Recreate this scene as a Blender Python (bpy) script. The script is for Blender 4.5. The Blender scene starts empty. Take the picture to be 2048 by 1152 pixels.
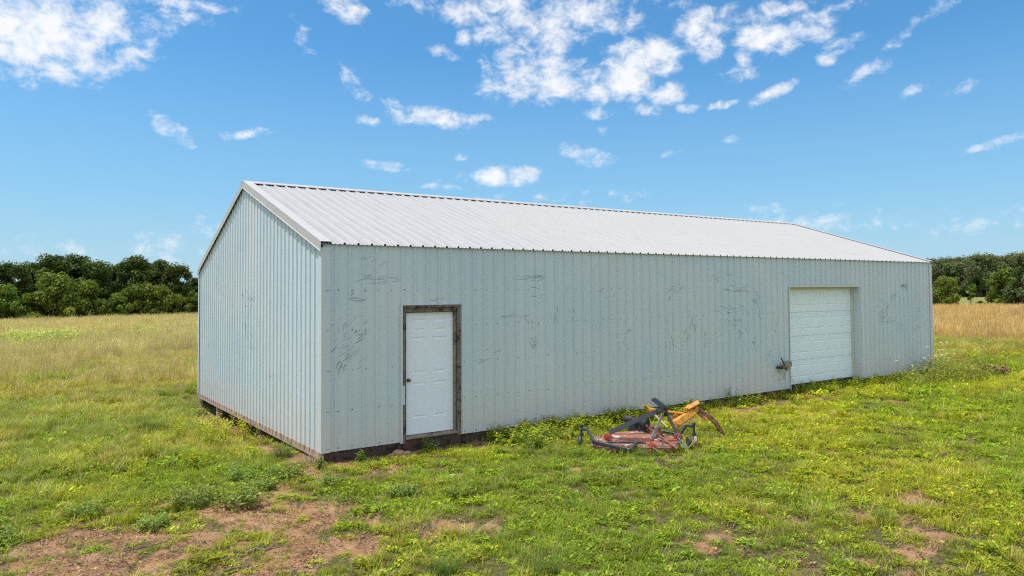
import bpy, math, random
import numpy as np
from mathutils import Vector, Matrix
R = math.radians
random.seed(7)
rng = np.random.default_rng(7)
scene = bpy.context.scene

# ------------------------------------------------------------------ camera
cam_d = bpy.data.cameras.new("camera")
cam = bpy.data.objects.new("camera", cam_d)
scene.collection.objects.link(cam)
scene.camera = cam
CAM = Vector((-3.7861, -10.7898, 2.1771))
YAW, PITCH, ROLL = .5971, .0313, -.0061
f_ = Vector((math.cos(PITCH)*math.sin(YAW), math.cos(PITCH)*math.cos(YAW), math.sin(PITCH)))
r_ = Vector((math.cos(YAW), -math.sin(YAW), 0))
u_ = r_.cross(f_)
rr = r_*math.cos(ROLL)+u_*math.sin(ROLL)
uu = u_*math.cos(ROLL)-r_*math.sin(ROLL)
cam.matrix_world = Matrix(((rr.x, uu.x, -f_.x, CAM.x), (rr.y, uu.y, -f_.y, CAM.y), (rr.z, uu.z, -f_.z, CAM.z), (0, 0, 0, 1)))
cam_d.sensor_width = 36
cam_d.lens = 1428.26/2048*36
cam_d.clip_start = .05
cam_d.clip_end = 5000

# ------------------------------------------------------------------ light
SUN_EL, SUN_AZ = 71.5, 18.0           # degrees up; degrees from -X towards +Y
sd = Vector((-math.cos(R(SUN_EL))*math.cos(R(SUN_AZ)), math.cos(R(SUN_EL))*math.sin(R(SUN_AZ)), math.sin(R(SUN_EL))))
sl = bpy.data.lights.new("sun", 'SUN')
sl.energy = 3.5
sl.angle = R(.53)
sl.color = (1.0, .955, .88)
so = bpy.data.objects.new("sun", sl)
scene.collection.objects.link(so)
so.rotation_euler = sd.to_track_quat('Z', 'Y').to_euler()
scene.view_settings.view_transform = 'Standard'
scene.view_settings.look = 'None'
scene.view_settings.exposure = .42
scene.view_settings.gamma = 1
scene.cycles.max_bounces = 7
scene.cycles.filter_width = 1.2
scene.cycles.use_denoising = False
scene.cycles.use_adaptive_sampling = False
scene.cycles.sample_clamp_indirect = 4
scene.cycles.transparent_max_bounces = 12
scene.cycles.caustics_reflective = False
scene.cycles.caustics_refractive = False


class NT:
    """small helper around a node tree"""
    def __init__(s, tree):
        s.t = tree
        s.n = tree.nodes
        s.l = tree.links

    def node(s, kind, **kw):
        n = s.n.new(kind)
        for k, v in kw.items():
            setattr(n, k, v)
        return n

    def put(s, sock, v):
        if isinstance(v, bpy.types.NodeSocket):
            s.l.new(v, sock)
        elif v is not None:
            sock.default_value = v

    def m(s, op, a, b=None, c=None, clamp=False):
        n = s.node('ShaderNodeMath', operation=op, use_clamp=clamp)
        for i, v in enumerate((a, b, c)):
            s.put(n.inputs[i], v)
        return n.outputs[0]

    def vm(s, op, a, b=None):
        n = s.node('ShaderNodeVectorMath', operation=op)
        s.put(n.inputs[0], a)
        if b is not None:
            s.put(n.inputs[1], b)
        return n.outputs['Value'] if op in ('LENGTH', 'DOT_PRODUCT') else n.outputs[0]

    def mix(s, fac, a, b, mode='MIX'):
        n = s.node('ShaderNodeMix', data_type='RGBA', blend_type=mode)
        s.put(n.inputs[0], fac)
        s.put(n.inputs[6], a if isinstance(a, bpy.types.NodeSocket) else (*a, 1)[:4])
        s.put(n.inputs[7], b if isinstance(b, bpy.types.NodeSocket) else (*b, 1)[:4])
        return n.outputs[2]

    def noise(s, vec, scale, detail=4, rough=.55, dist=0.0):
        n = s.node('ShaderNodeTexNoise')
        s.put(n.inputs['Vector'], vec)
        s.put(n.inputs['Scale'], scale)
        n.inputs['Detail'].default_value = detail
        n.inputs['Roughness'].default_value = rough
        n.inputs['Distortion'].default_value = dist
        return n.outputs[0]

    def ramp(s, x, a, b, y0=0.0, y1=1.0, smooth=True):
        n = s.node('ShaderNodeMapRange', interpolation_type='SMOOTHSTEP' if smooth else 'LINEAR')
        for i, v in enumerate((x, a, b, y0, y1)):
            s.put(n.inputs[i], v)
        return n.outputs[0]


# ------------------------------------------------------------------ sky
world = bpy.data.worlds.new("World")
scene.world = world
world.use_nodes = True
w = NT(world.node_tree)
w.n.clear()
sky = w.node('ShaderNodeTexSky', sky_type='NISHITA')
sky.sun_disc = False
sky.sun_elevation = R(SUN_EL)
sky.sun_rotation = math.atan2(sd.x, sd.y)
sky.altitude = 200
sky.air_density = 1.0
sky.dust_density = .6
sky.ozone_density = 1.0
tc = w.node('ShaderNodeTexCoord').outputs['Generated']
sx_ = w.node('ShaderNodeSeparateXYZ')
w.put(sx_.inputs[0], tc)
az = w.m('ARCTAN2', sx_.outputs[0], sx_.outputs[1])
el = w.m('ARCSINE', sx_.outputs[2])
ae = w.node('ShaderNodeCombineXYZ')
w.put(ae.inputs[0], az)
w.put(ae.inputs[1], el)
AE = ae.outputs[0]


def sky_dir(px, py):
    d = f_ + rr*((px-1024)/1428.26) - uu*((py-576)/1428.26)
    d.normalize()
    return math.atan2(d.x, d.y), math.asin(d.z)


# cloud banks: bearing and height above the horizon worked out from (x, y), half sizes, tilt, strength
CL = [(30, 60, 165, 78, 0, 1.15), (185, 50, 100, 62, 0, .95), (250, 95, 60, 16, 8, .75), (160, 128, 60, 18, 0, .85), (370, 5, 90, 14, 0, .65),
      (375, 32, 55, 12, 0, .55), (600, 70, 60, 22, 40, .26), (690, 14, 42, 26, 20, .85), (860, 5, 80, 12, 0, .6), (1000, 20, 120, 36, 0, .95),
      (1060, 62, 115, 46, 0, 1.0), (1085, 160, 120, 44, 0, 1.05), (1025, 118, 60, 34, 0, .8), (928, 80, 16, 24, 0, .85), (885, 106, 38, 13, 10, .75),
      (1150, 20, 130, 40, 0, .85), (1240, 38, 50, 30, 0, .85), (1292, 112, 78, 40, 0, 1.15), (1258, 158, 52, 44, 0, 1.05), (1335, 190, 46, 22, -20, 1.0),
      (1195, 180, 50, 26, 0, .85), (1400, 55, 64, 34, -15, 1.0), (1412, 92, 34, 30, 0, 1.0), (1525, 76, 48, 28, 0, .95), (1560, 22, 60, 20, 0, .6),
      (1630, 54, 42, 26, 0, .95), (1488, 113, 18, 20, 0, .95), (1575, 90, 30, 20, 0, .7), (1690, 88, 34, 16, -10, .9), (1652, 117, 18, 14, 0, .85),
      (1738, 145, 44, 18, -25, .72), (1790, 84, 28, 11, -30, .66), (1555, 182, 50, 14, -22, .75), (1480, 150, 48, 16, 10, .7), (1825, 180, 34, 10, -22, .7),
      (1925, 175, 28, 11, -10, .7), (1445, 210, 28, 9, -8, .7), (1370, 218, 24, 10, 0, .6), (1300, 215, 40, 14, 0, .6), (1195, 228, 40, 12, 0, .6),
      (855, 232, 95, 22, 6, 1.0), (920, 244, 60, 12, -8, .85), (795, 212, 40, 12, 20, .85), (720, 186, 34, 14, 10, .7), (740, 240, 28, 10, 5, .6),
      (700, 160, 24, 18, 40, .5), (770, 331, 44, 12, 5, .8), (1000, 353, 82, 22, -4, .92), (890, 372, 40, 12, 0, .6), (1170, 312, 52, 22, 8, .7),
      (1205, 265, 12, 14, 0, .55), (1998, 284, 60, 8, -12, .52), (345, 262, 44, 17, 32, .72), (500, 267, 46, 9, -14, .5), (920, 315, 16, 9, 0, .6),
      (1990, 440, 110, 14, -8, .42), (1640, 440, 160, 26, 5, .34), (375, 485, 100, 34, -15, .46), (320, 490, 30, 12, 0, .6), (1460, 278, 20, 8, 0, .55),
      (1345, 305, 22, 7, -15, .5), (1880, 15, 50, 12, -20, .42), (1350, 8, 50, 12, 0, .55), (1700, 12, 36, 10, 0, .5), (1150, 395, 200, 14, 0, .3), (80, 500, 160, 24, 0, .26)]
n1 = w.noise(w.vm('MULTIPLY', AE, (1, 1.35, 1)), 31, 10, .66, .25)
n2 = w.noise(AE, 9, 4, .5)
nn = w.m('ADD', w.m('MULTIPLY', w.m('SUBTRACT', n1, .5), 2.9), w.m('MULTIPLY', w.m('SUBTRACT', n2, .5), .8))
cov = None
for (px, py, hx, hy, tilt, st) in CL:
    a0, e0 = sky_dir(px, py)
    k = 1/1428.26*1.22
    kx = k/max(.35, math.cos(e0))
    t = R(tilt)
    d = w.vm('SUBTRACT', AE, (a0, e0, 0))
    # rotate into the bank's own axes by two dot products
    ux = w.vm('DOT_PRODUCT', d, (math.cos(t)/(hx*kx), -math.sin(t)/(hx*kx), 0))
    uy = w.vm('DOT_PRODUCT', d, (math.sin(t)/(hy*k), math.cos(t)/(hy*k), 0))
    q = w.m('ADD', w.m('MULTIPLY', ux, ux), w.m('MULTIPLY', uy, uy))
    b = w.m('MULTIPLY', w.m('SUBTRACT', 1.0, q), st)
    cov = b if cov is None else w.m('SMOOTH_MAX', cov, b, .15)
cov = w.m('MAXIMUM', cov, -1.0)
dens = w.ramp(w.m('ADD', nn, w.m('MULTIPLY', cov, .95)), .12, 1.30)
dens = w.m('MULTIPLY', dens, .96)
# bright cloud added outside the view, behind and overhead, to lighten the front wall
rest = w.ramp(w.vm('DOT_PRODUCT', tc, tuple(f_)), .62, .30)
fill_cloud = w.m('MULTIPLY', w.ramp(w.noise(tc, 2.6, 7, .58), .36, .52), w.m('MULTIPLY', rest, .85))
dens = w.m('MAXIMUM', dens, fill_cloud)
hs = w.node('ShaderNodeHueSaturation')
hs.inputs['Saturation'].default_value = 1.12
w.put(hs.inputs['Color'], sky.outputs[0])
tint = w.mix(1.0, hs.outputs[0], (.44, .76, .86), 'MULTIPLY')
hor = w.ramp(el, .0, .34, 1.0, 0.0, smooth=False)
tint = w.mix(w.m('MULTIPLY', w.m('POWER', hor, 1.1), .85), tint, (1.75, 2.72, 3.62))
tint = w.mix(w.m('MULTIPLY', w.ramp(el, -.02, .17, 1.0, 0.0), .45), tint, (3.0, 3.65, 4.2))
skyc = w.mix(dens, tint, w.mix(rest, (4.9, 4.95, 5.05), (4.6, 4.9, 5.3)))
bg = w.node('ShaderNodeBackground')
w.put(bg.inputs[0], skyc)
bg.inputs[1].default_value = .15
wo = w.node('ShaderNodeOutputWorld')
w.l.new(bg.outputs[0], wo.inputs[0])

# ------------------------------------------------------------------ helpers
SX, SY = .0173, .0049     # the whole site falls gently towards the near left


def shear(x, y, z):
    return (x, y, z + SX*x + SY*y)


def tag(o, label=None, cat=None, group=None, kind=None):
    for k, v in (('label', label), ('category', cat), ('group', group), ('kind', kind)):
        if v:
            o[k] = v
    return o


def empty(name, loc, label, cat, group=None):
    o = bpy.data.objects.new(name, None)
    scene.collection.objects.link(o)
    o.location = loc
    o.empty_display_size = .2
    return tag(o, label, cat, group)


class MB:
    def __init__(s):
        s.v = []
        s.f = []
        s.m = []

    def quad(s, a, b, c, d, m=0):
        i = len(s.v)
        s.v += [tuple(a), tuple(b), tuple(c), tuple(d)]
        s.f.append((i, i+1, i+2, i+3))
        s.m.append(m)

    def tri(s, a, b, c, m=0):
        i = len(s.v)
        s.v += [tuple(a), tuple(b), tuple(c)]
        s.f.append((i, i+1, i+2))
        s.m.append(m)

    def hexa(s, p, m=0):
        """8 corners: bottom ring 0-3, top ring 4-7"""
        i = len(s.v)
        s.v += [tuple(q) for q in p]
        for f in ((3, 2, 1, 0), (4, 5, 6, 7), (0, 1, 5, 4), (1, 2, 6, 5), (2, 3, 7, 6), (3, 0, 4, 7)):
            s.f.append(tuple(i+k for k in f))
            s.m.append(m)

    def box(s, x0, x1, y0, y1, z0, z1, m=0):
        s.hexa([(x0, y0, z0), (x1, y0, z0), (x1, y1, z0), (x0, y1, z0), (x0, y0, z1), (x1, y0, z1), (x1, y1, z1), (x0, y1, z1)], m)

    def beam(s, a, b, wd, ht, m=0, up=(0, 0, 1), wd2=None, ht2=None):
        """square bar with slightly chamfered edges from a to b"""
        a, b = Vector(a), Vector(b)
        d = (b-a).normalized()
        up = Vector(up)
        if abs(d.dot(up)) > .95:
            up = Vector((0, 1, 0)) if abs(d.y) < .9 else Vector((1, 0, 0))
        sd_ = d.cross(up).normalized()
        up = sd_.cross(d).normalized()
        rings = []
        i = len(s.v)
        for p, W_, H_ in ((a, wd, ht), (b, wd2 or wd, ht2 or ht)):
            c = min(W_, H_)*.16
            for (x, y) in ((-W_/2+c, -H_/2), (W_/2-c, -H_/2), (W_/2, -H_/2+c), (W_/2, H_/2-c), (W_/2-c, H_/2), (-W_/2+c, H_/2), (-W_/2, H_/2-c), (-W_/2, -H_/2+c)):
                s.v.append(tuple(p+sd_*x+up*y))
        n = 8
        for k in range(n):
            s.f.append((i+k, i+(k+1) % n, i+n+(k+1) % n, i+n+k))
            s.m.append(m)
        s.f.append(tuple(i+k for k in range(n))[::-1])
        s.f.append(tuple(i+n+k for k in range(n)))
        s.m += [m, m]

    def tube(s, pts, r, n=8, m=0, cap=True):
        pts = [Vector(p) for p in pts]
        rs = r if isinstance(r, (list, tuple)) else [r]*len(pts)
        i0 = len(s.v)
        ref = None
        for k, p in enumerate(pts):
            d = (pts[min(k+1, len(pts)-1)]-pts[max(k-1, 0)]).normalized()
            if ref is None:
                ref = Vector((0, 0, 1)) if abs(d.z) < .9 else Vector((1, 0, 0))
            a = d.cross(ref).normalized()
            ref = a.cross(d).normalized()
            for j in range(n):
                t = 2*math.pi*j/n
                s.v.append(tuple(p+(a*math.cos(t)+ref*math.sin(t))*rs[k]))
        for k in range(len(pts)-1):
            for j in range(n):
                s.f.append((i0+k*n+j, i0+k*n+(j+1) % n, i0+(k+1)*n+(j+1) % n, i0+(k+1)*n+j))
                s.m.append(m)
        if cap:
            s.f.append(tuple(i0+j for j in range(n))[::-1])
            s.f.append(tuple(i0+(len(pts)-1)*n+j for j in range(n)))
            s.m += [m, m]

    def prism(s, poly, z0, z1, m=0, fn=None, mt=None):
        """poly of (x, y); z0/z1 numbers; fn maps points"""
        fn = fn or (lambda x, y, z: (x, y, z))
        n = len(poly)
        i = len(s.v)
        s.v += [fn(x, y, z0) for x, y in poly]+[fn(x, y, z1) for x, y in poly]
        s.f.append(tuple(i+k for k in range(n))[::-1])
        s.f.append(tuple(i+n+k for k in range(n)))
        s.m += [m, m if mt is None else mt]
        for k in range(n):
            s.f.append((i+k, i+(k+1) % n, i+n+(k+1) % n, i+n+k))
            s.m.append(m)

    def build(s, name, mats, parent=None, fn=None, smooth=False, bevel=0, origin=None):
        me = bpy.data.meshes.new(name)
        V = [fn(*p) for p in s.v] if fn else s.v
        if origin is not None:
            V = [tuple(Vector(p)-Vector(origin)) for p in V]
        me.from_pydata(V, [], s.f)
        for mm in (mats if isinstance(mats, (list, tuple)) else [mats]):
            me.materials.append(mm)
        me.polygons.foreach_set('material_index', s.m)
        if smooth:
            me.polygons.foreach_set('use_smooth', [True]*len(s.f))
        me.update()
        o = bpy.data.objects.new(name, me)
        scene.collection.objects.link(o)
        if parent:
            o.parent = parent
            base = Vector((0, 0, 0))
            q = parent
            while q is not None:
                base += Vector(q.location)
                q = q.parent
            o.location = -base if origin is None else Vector(origin)-base
        elif origin is not None:
            o.location = origin
        if bevel:
            b = o.modifiers.new('bevel', 'BEVEL')
            b.width = bevel
            b.segments = 2
            b.limit_method = 'ANGLE'
        return o


def material(name, fn, rough=.6, metal=0.0, spec=.4, bump=None):
    mt = bpy.data.materials.new(name)
    mt.use_nodes = True
    t = NT(mt.node_tree)
    bs = t.n['Principled BSDF']
    bs.inputs['Roughness'].default_value = rough
    bs.inputs['Metallic'].default_value = metal
    bs.inputs['Specular IOR Level'].default_value = spec
    c = fn(t, bs)
    if c is not None:
        t.put(bs.inputs['Base Color'], c if isinstance(c, bpy.types.NodeSocket) else (*c, 1)[:4])
    return mt


def pos(t):
    return t.node('ShaderNodeNewGeometry').outputs['Position']


def scaled(t, v, s):
    return t.vm('MULTIPLY', v, s)


def add_bump(t, bs, h, strength=.3, dist=.01):
    b = t.node('ShaderNodeBump')
    b.inputs['Strength'].default_value = strength
    b.inputs['Distance'].default_value = dist
    t.put(b.inputs['Height'], h)
    t.l.new(b.outputs[0], bs.inputs['Normal'])


# ------------------------------------------------------------------ materials
def siding_fn(base, warm):
    def fn(t, bs):
        P = pos(t)
        streak = t.noise(scaled(t, P, (9, 9, .55)), 1.0, 5, .6)
        big = t.noise(P, .55, 3, .5)
        blot = t.noise(scaled(t, P, (1, 1, .6)), 3.0, 6, .65)
        c = t.mix(t.ramp(big, .36, .64), base, warm)
        c = t.mix(t.ramp(streak, .38, .78, 0, .34), c, (base[0]*1.12, base[1]*1.08, base[2]*1.07))
        c = t.mix(t.ramp(blot, .56, .8, 0, .25), c, (base[0]*.70, base[1]*.72, base[2]*.74))
        s = t.node('ShaderNodeSeparateXYZ')
        t.put(s.inputs[0], P)
        zz = t.m('SUBTRACT', s.outputs[2], t.m('MULTIPLY', s.outputs[0], SX))
        mud = t.m('MULTIPLY', t.ramp(t.m('ADD', zz, t.m('MULTIPLY', t.m('SUBTRACT', blot, .5), 1.4)), .05, 1.0, 1, 0), .55)
        c = t.mix(mud, c, (.66, .60, .56))
        wn = t.node('ShaderNodeTexWhiteNoise', noise_dimensions='1D')
        t.put(wn.inputs['W'], t.m('FLOOR', t.m('DIVIDE', t.m('ADD', t.m('ADD', s.outputs[0], s.outputs[1]), .05), .9144)))
        c = t.mix(t.m('MULTIPLY', wn.outputs['Value'], .16), c, (base[0]*.72, base[1]*.76, base[2]*.78))
        fine = t.noise(scaled(t, P, (60, 60, 6)), 1.0, 3)
        c = t.mix(t.ramp(fine, .6, .8, 0, .12), c, (.28, .30, .30))
        t.put(bs.inputs['Roughness'], t.ramp(blot, .3, .8, .38, .62))
        add_bump(t, bs, t.noise(scaled(t, P, (1.5, 1.5, 1.2)), 1.0, 2), .5, .02)
        return c
    return fn


M = {}
M['siding'] = material('painted_steel_siding', siding_fn((.53, .635, .69), (.59, .65, .68)), .5, 0, .45)
M['trim'] = material('corner_trim_paint', siding_fn((.54, .61, .65), (.60, .62, .64)), .45, 0, .45)


def roof_fn(t, bs):
    P = pos(t)
    a = t.noise(scaled(t, P, (14, .8, .8)), 1.0, 5, .65)
    b = t.noise(P, .8, 4, .6)
    c = t.mix(t.ramp(a, .42, .72, 0, .5), (.385, .38, .378), (.26, .25, .25))
    c = t.mix(t.ramp(b, .5, .8, 0, .35), c, (.33, .30, .29))
    sp = t.noise(scaled(t, P, (30, 5, 5)), 1.0, 3)
    c = t.mix(t.ramp(sp, .64, .76, 0, .35), c, (.28, .27, .27))
    return c


M['roof'] = material('white_painted_roof_steel', roof_fn, .5, 0, .4)


def roof_rib_fn(t, bs):
    P = pos(t)
    a = t.noise(scaled(t, P, (3, 2.5, 2.5)), 1.0, 5, .65)
    return t.mix(t.ramp(a, .5, .8, 0, .5), (.50, .49, .48), (.36, .34, .33))


M['roof_rib'] = material('white_roof_rib_paint', roof_rib_fn, .45, 0, .4)


def white_fn(col, dirt=(.45, .42, .36), amt=.3):
    def fn(t, bs):
        P = pos(t)
        a = t.noise(P, 5, 6, .65)
        b = t.noise(scaled(t, P, (2, 2, 26)), 1.0, 4)
        c = t.mix(t.ramp(a, .48, .8, 0, amt), col, dirt)
        return t.mix(t.ramp(b, .55, .8, 0, amt*.4), c, dirt)
    return fn


M['white_trim'] = material('chalky_white_flashing', white_fn((.47, .455, .435), (.36, .31, .28), .7), .5)
M['door_white'] = material('white_door_paint', white_fn((.80, .86, .96), (.66, .66, .64), .3), .4)
M['garage_white'] = material('white_garage_door_paint', white_fn((.80, .90, .97), (.62, .62, .58), .4), .45)
M['cream'] = material('cream_stop_moulding', white_fn((.64, .63, .54), (.4, .36, .25), .4), .5)


def wood_fn(c1, c2, c3):
    def fn(t, bs):
        P = pos(t)
        a = t.noise(scaled(t, P, (22, 22, 3)), 1.0, 6, .7)
        b = t.noise(P, 4.5, 5, .7)
        c = t.mix(t.ramp(a, .35, .65), c1, c2)
        c = t.mix(t.ramp(b, .52, .60), c, c3)
        add_bump(t, bs, a, .6, .006)
        return c
    return fn


M['old_wood'] = material('weathered_door_casing_wood', wood_fn((.10, .075, .06), (.22, .18, .15), (.045, .03, .025)), .85)
M['board_dark'] = material('dark_brown_skirt_board', wood_fn((.055, .036, .027), (.10, .065, .05), (.03, .02, .016)), .9)
M['board_pink'] = material('sun_bleached_sill_board', wood_fn((.40, .28, .23), (.50, .38, .32), (.24, .16, .12)), .85)
M['gray_wood'] = material('grey_weathered_wood', wood_fn((.24, .19, .14), (.34, .28, .22), (.15, .11, .08)), .85)
M['black'] = material('black_void_paint', lambda t, bs: (.012, .012, .014), .7)
M['knob'] = material('tarnished_brass', lambda t, bs: t.mix(t.ramp(t.noise(pos(t), 60), .4, .6), (.25, .17, .11), (.1, .07, .05)), .45, .7)
M['screw'] = material('dark_screw_washer', lambda t, bs: (.09, .09, .09), .5, .4)
M['screw_light'] = material('highlit_screw_washer', lambda t, bs: (.62, .65, .66), .4, .3)  # pale tone for the gable screws: their highlights put into the colour


def scuff_fn(t, bs):
    P = pos(t)
    n = t.noise(scaled(t, P, (30, 30, 22)), 1.0, 6, .75)
    bs.inputs['Alpha'].default_value = 1
    t.put(bs.inputs['Alpha'], t.ramp(n, .32, .56, 0, .36))
    return (.07, .075, .08)


M['scuff'] = material('rubbed_black_scuff', scuff_fn, .7)


def paint_fn(col, rust, lo=.5, hi=.62, sc=14.0, third=None):
    def fn(t, bs):
        P = pos(t)
        a = t.noise(P, sc, 6, .7)
        b = t.noise(P, sc*3.1, 4, .6)
        c = t.mix(t.ramp(a, lo, hi), col, rust)
        c = t.mix(t.ramp(b, .5, .8, 0, .5), c, tuple(k*.7 for k in col))
        if third:
            c = t.mix(t.ramp(t.noise(scaled(t, P, (5, 5, 14)), 1.3, 4), .57, .63), c, third)
        t.put(bs.inputs['Roughness'], t.ramp(a, .3, .7, .4, .85))
        add_bump(t, bs, b, .3, .003)
        return c
    return fn


M['deck_red'] = material('faded_red_deck_paint', paint_fn((.36, .14, .095), (.19, .11, .08), .42, .60, 8, (.50, .42, .38)), .6)
M['bright_red'] = material('red_hitch_paint', paint_fn((.50, .09, .06), (.20, .08, .05)), .5)
M['rust'] = material('rusty_steel', paint_fn((.22, .10, .06), (.10, .05, .035), .4, .6, 18), .85)
M['frame_dark'] = material('dark_grey_frame_paint', paint_fn((.038, .045, .058), (.09, .075, .07), .55, .75), .45)
M['frame_grey'] = material('light_grey_worn_steel', paint_fn((.26, .27, .29), (.16, .13, .12)), .5)
M['gear_black'] = material('black_gearbox_paint', paint_fn((.028, .034, .042), (.06, .05, .05), .55, .7), .4)
M['yellow'] = material('orange_yellow_implement_paint', paint_fn((.62, .285, .045), (.26, .11, .05), .50, .64, 13), .5)
M['yellow_pale'] = material('pale_yellow_paint', paint_fn((.66, .55, .34), (.45, .25, .1), .5, .7), .5)  # paler yellow: sunlit tone painted into the side bar; also colours the stick
M['rubber'] = material('dusty_rubber', paint_fn((.07, .068, .066), (.14, .12, .10), .5, .7), .8)
M['tan_rim'] = material('dusty_tan_wheel', paint_fn((.42, .33, .25), (.25, .17, .12)), .7)

# ------------------------------------------------------------------ numpy noise and terrain
_perm = rng.random((257, 257))


def vnoise(x, y):
    x = np.asarray(x, float)
    y = np.asarray(y, float)
    xi = np.floor(x).astype(int)
    yi = np.floor(y).astype(int)
    fx = x-xi
    fy = y-yi
    fx = fx*fx*(3-2*fx)
    fy = fy*fy*(3-2*fy)
    a = _perm[xi % 256, yi % 256]
    b = _perm[(xi+1) % 256, yi % 256]
    c = _perm[xi % 256, (yi+1) % 256]
    d = _perm[(xi+1) % 256, (yi+1) % 256]
    return (a*(1-fx)+b*fx)*(1-fy)+(c*(1-fx)+d*fx)*fy


def fbm(x, y, sc, o=4):
    s = 0
    a = 1
    t = 0
    for i in range(o):
        s = s+a*vnoise(x*sc+17.3*i, y*sc-9.1*i)
        t += a
        a *= .55
        sc *= 2.03
    return s/t


def smooth(a, b, x):
    t = np.clip((x-a)/(b-a), 0, 1)
    return t*t*(3-2*t)


def ground(x, y):
    x = np.asarray(x, float)
    y = np.asarray(y, float)
    d = np.hypot(x-CAM.x, y-CAM.y)
    brg = np.arctan2(x-CAM.x, y-CAM.y)
    z = -.17+SX*x+SY*y
    # the far pasture climbs a little more towards the woods on the right
    z = z+np.clip(d-125, 0, 400)*.008*smooth(.7, 1.1, brg)
    # keep the land from running away behind the wood and behind the camera
    z = z-np.clip(x-330, 0, None)*.017+np.clip(-60-x, 0, None)*.012
    # the hollow along the gable
    z = z-.24*np.exp(-((x+.1)/.8)**2)*smooth(1.5, 4.2, y)*(1-smooth(8.6, 10.5, y))
    near = 1-smooth(20, 60, d)
    wall = smooth(.1, 1.2, np.maximum(np.maximum(-x, x-18.95), np.maximum(-y, y-9.5)))
    z = z+(fbm(x, y, .9, 4)-.5)*.10*near*wall+(fbm(x, y, 7, 2)-.5)*.018*near
    return z


# bare earth patches: x, y, radius x, radius y, angle, strength
DIRT = [(-3.2, -2.7, 1.5, 1.1, 10, 1.0), (-2.2, -2.75, 1.8, .9, 0, 1.25), (-1.8, -3.6, 1.4, .75, 0, 1.2), (-3.0, -3.9, 1.5, .8, 0, 1.1), (-4.2, -3.0, 1.1, 1.1, 0, .9), (-3.2, -1.3, 1.1, .45, 10, .6), (-1.5, -1.9, .9, .5, 0, .4),
        (0.1, -3.9, .55, .28, -20, .8), (-.1, -1.0, .8, .45, 0, .45), (.6, -.3, 1.2, .22, 0, .9), (2.3, -.22, 1.0, .28, 0, 1.0), (3.0, -1.1, .5, .3, 0, .4),
        (9.8, -.7, 2.1, .45, 0, .9), (11.7, -.8, 1.2, .4, 0, .9), (12.5, -2.2, .8, .4, 0, .5), (6.5, -.35, 2.0, .25, 0, .5), (1.4, -6.1, .7, .25, 20, .5),
        (3.3, -7.2, .6, .3, 20, .33), (2.3, -6.9, .5, .25, 0, .25), (4.9, -6.3, .6, .3, 40, .2), (5.9, -5.2, .5, .25, 40, .5), (8.5, -5.8, .5, .3, 30, .5), (9.5, -3.8, .5, .25, 20, .5),
        (-.3, 2.2, .35, 2.0, 0, 1.0), (-.25, .4, .35, .6, 0, .9), (-.2, 6.0, .35, 2.8, 0, 1.1), (-5.5, -1.2, 1.2, .8, 0, .5), (15.8, -.6, 1.2, .3, 0, .6), (3.9, -2.3, .9, .3, 0, .3)]


def dirtmask(x, y):
    x = np.asarray(x, float)
    y = np.asarray(y, float)
    m = np.full(x.shape, -.6)
    for (cx, cy, rx, ry, a, s) in DIRT:
        a = R(a)
        dx = (x-cx)*math.cos(a)+(y-cy)*math.sin(a)
        dy = -(x-cx)*math.sin(a)+(y-cy)*math.cos(a)
        m = np.maximum(m, s*(1.15-np.sqrt((dx/rx)**2+(dy/ry)**2)))
    n = fbm(x, y, 2.2, 4)-.5+(fbm(x, y, 7.5, 3)-.5)*.7
    n2 = fbm(x+40, y, .6, 3)-.5
    return np.clip(.07+m*.9+n*2.5+n2*.9, 0, 1)


def tanmask(x, y):
    """1 where the tall dry meadow stands, 0 on the green lawn"""
    d = np.hypot(x-CAM.x, y-CAM.y)
    n = fbm(x, y, .12, 3)-.5
    n2 = fbm(x, y, .5, 3)-.5
    brg = np.arctan2(x-CAM.x, y-CAM.y)
    mid = 30+13*smooth(.8, 1.12, brg)
    return np.clip(smooth(-9, 8, d-mid+n*20+n2*8), 0, 1)


# one sheet of ground out to the horizon
NR, NA = 330, 760
rad = np.concatenate([[0.0], .8*np.power(1500/.8, np.linspace(0, 1, NR-1)**1.0)])
ang = np.concatenate([np.linspace(YAW-.95, YAW+.95, 620, endpoint=False), np.linspace(YAW+.95, YAW-.95+2*math.pi, NA-620, endpoint=False)])
RR, AA = np.meshgrid(rad, ang, indexing='ij')
gx = CAM.x+RR*np.sin(AA)
gy = CAM.y+RR*np.cos(AA)
gz = ground(gx, gy)
me = bpy.data.meshes.new('ground')
idx = np.arange(NR*NA).reshape(NR, NA)
a = idx[:-1, :]
b = np.roll(idx, -1, 1)[:-1, :]
c = np.roll(idx, -1, 1)[1:, :]
d = idx[1:, :]
quads = np.stack([a, d, c, b], -1).reshape(-1, 4)
me.vertices.add(NR*NA)
me.vertices.foreach_set('co', np.stack([gx, gy, gz], -1).ravel())
me.loops.add(quads.size)
me.loops.foreach_set('vertex_index', quads.ravel().astype(np.int32))
me.polygons.add(len(quads))
me.polygons.foreach_set('loop_start', np.arange(0, quads.size, 4, dtype=np.int32))
me.update(calc_edges=True)
me.validate()
at = me.attributes.new('dirt', 'FLOAT', 'POINT')
at.data.foreach_set('value', dirtmask(gx, gy).ravel().astype(np.float32))
at = me.attributes.new('tan', 'FLOAT', 'POINT')
at.data.foreach_set('value', tanmask(gx, gy).ravel().astype(np.float32))
me.polygons.foreach_set('use_smooth', np.ones(len(quads), bool))


def attr(t, name, kind='GEOMETRY'):
    n = t.node('ShaderNodeAttribute', attribute_name=name, attribute_type=kind)
    return n


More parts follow.
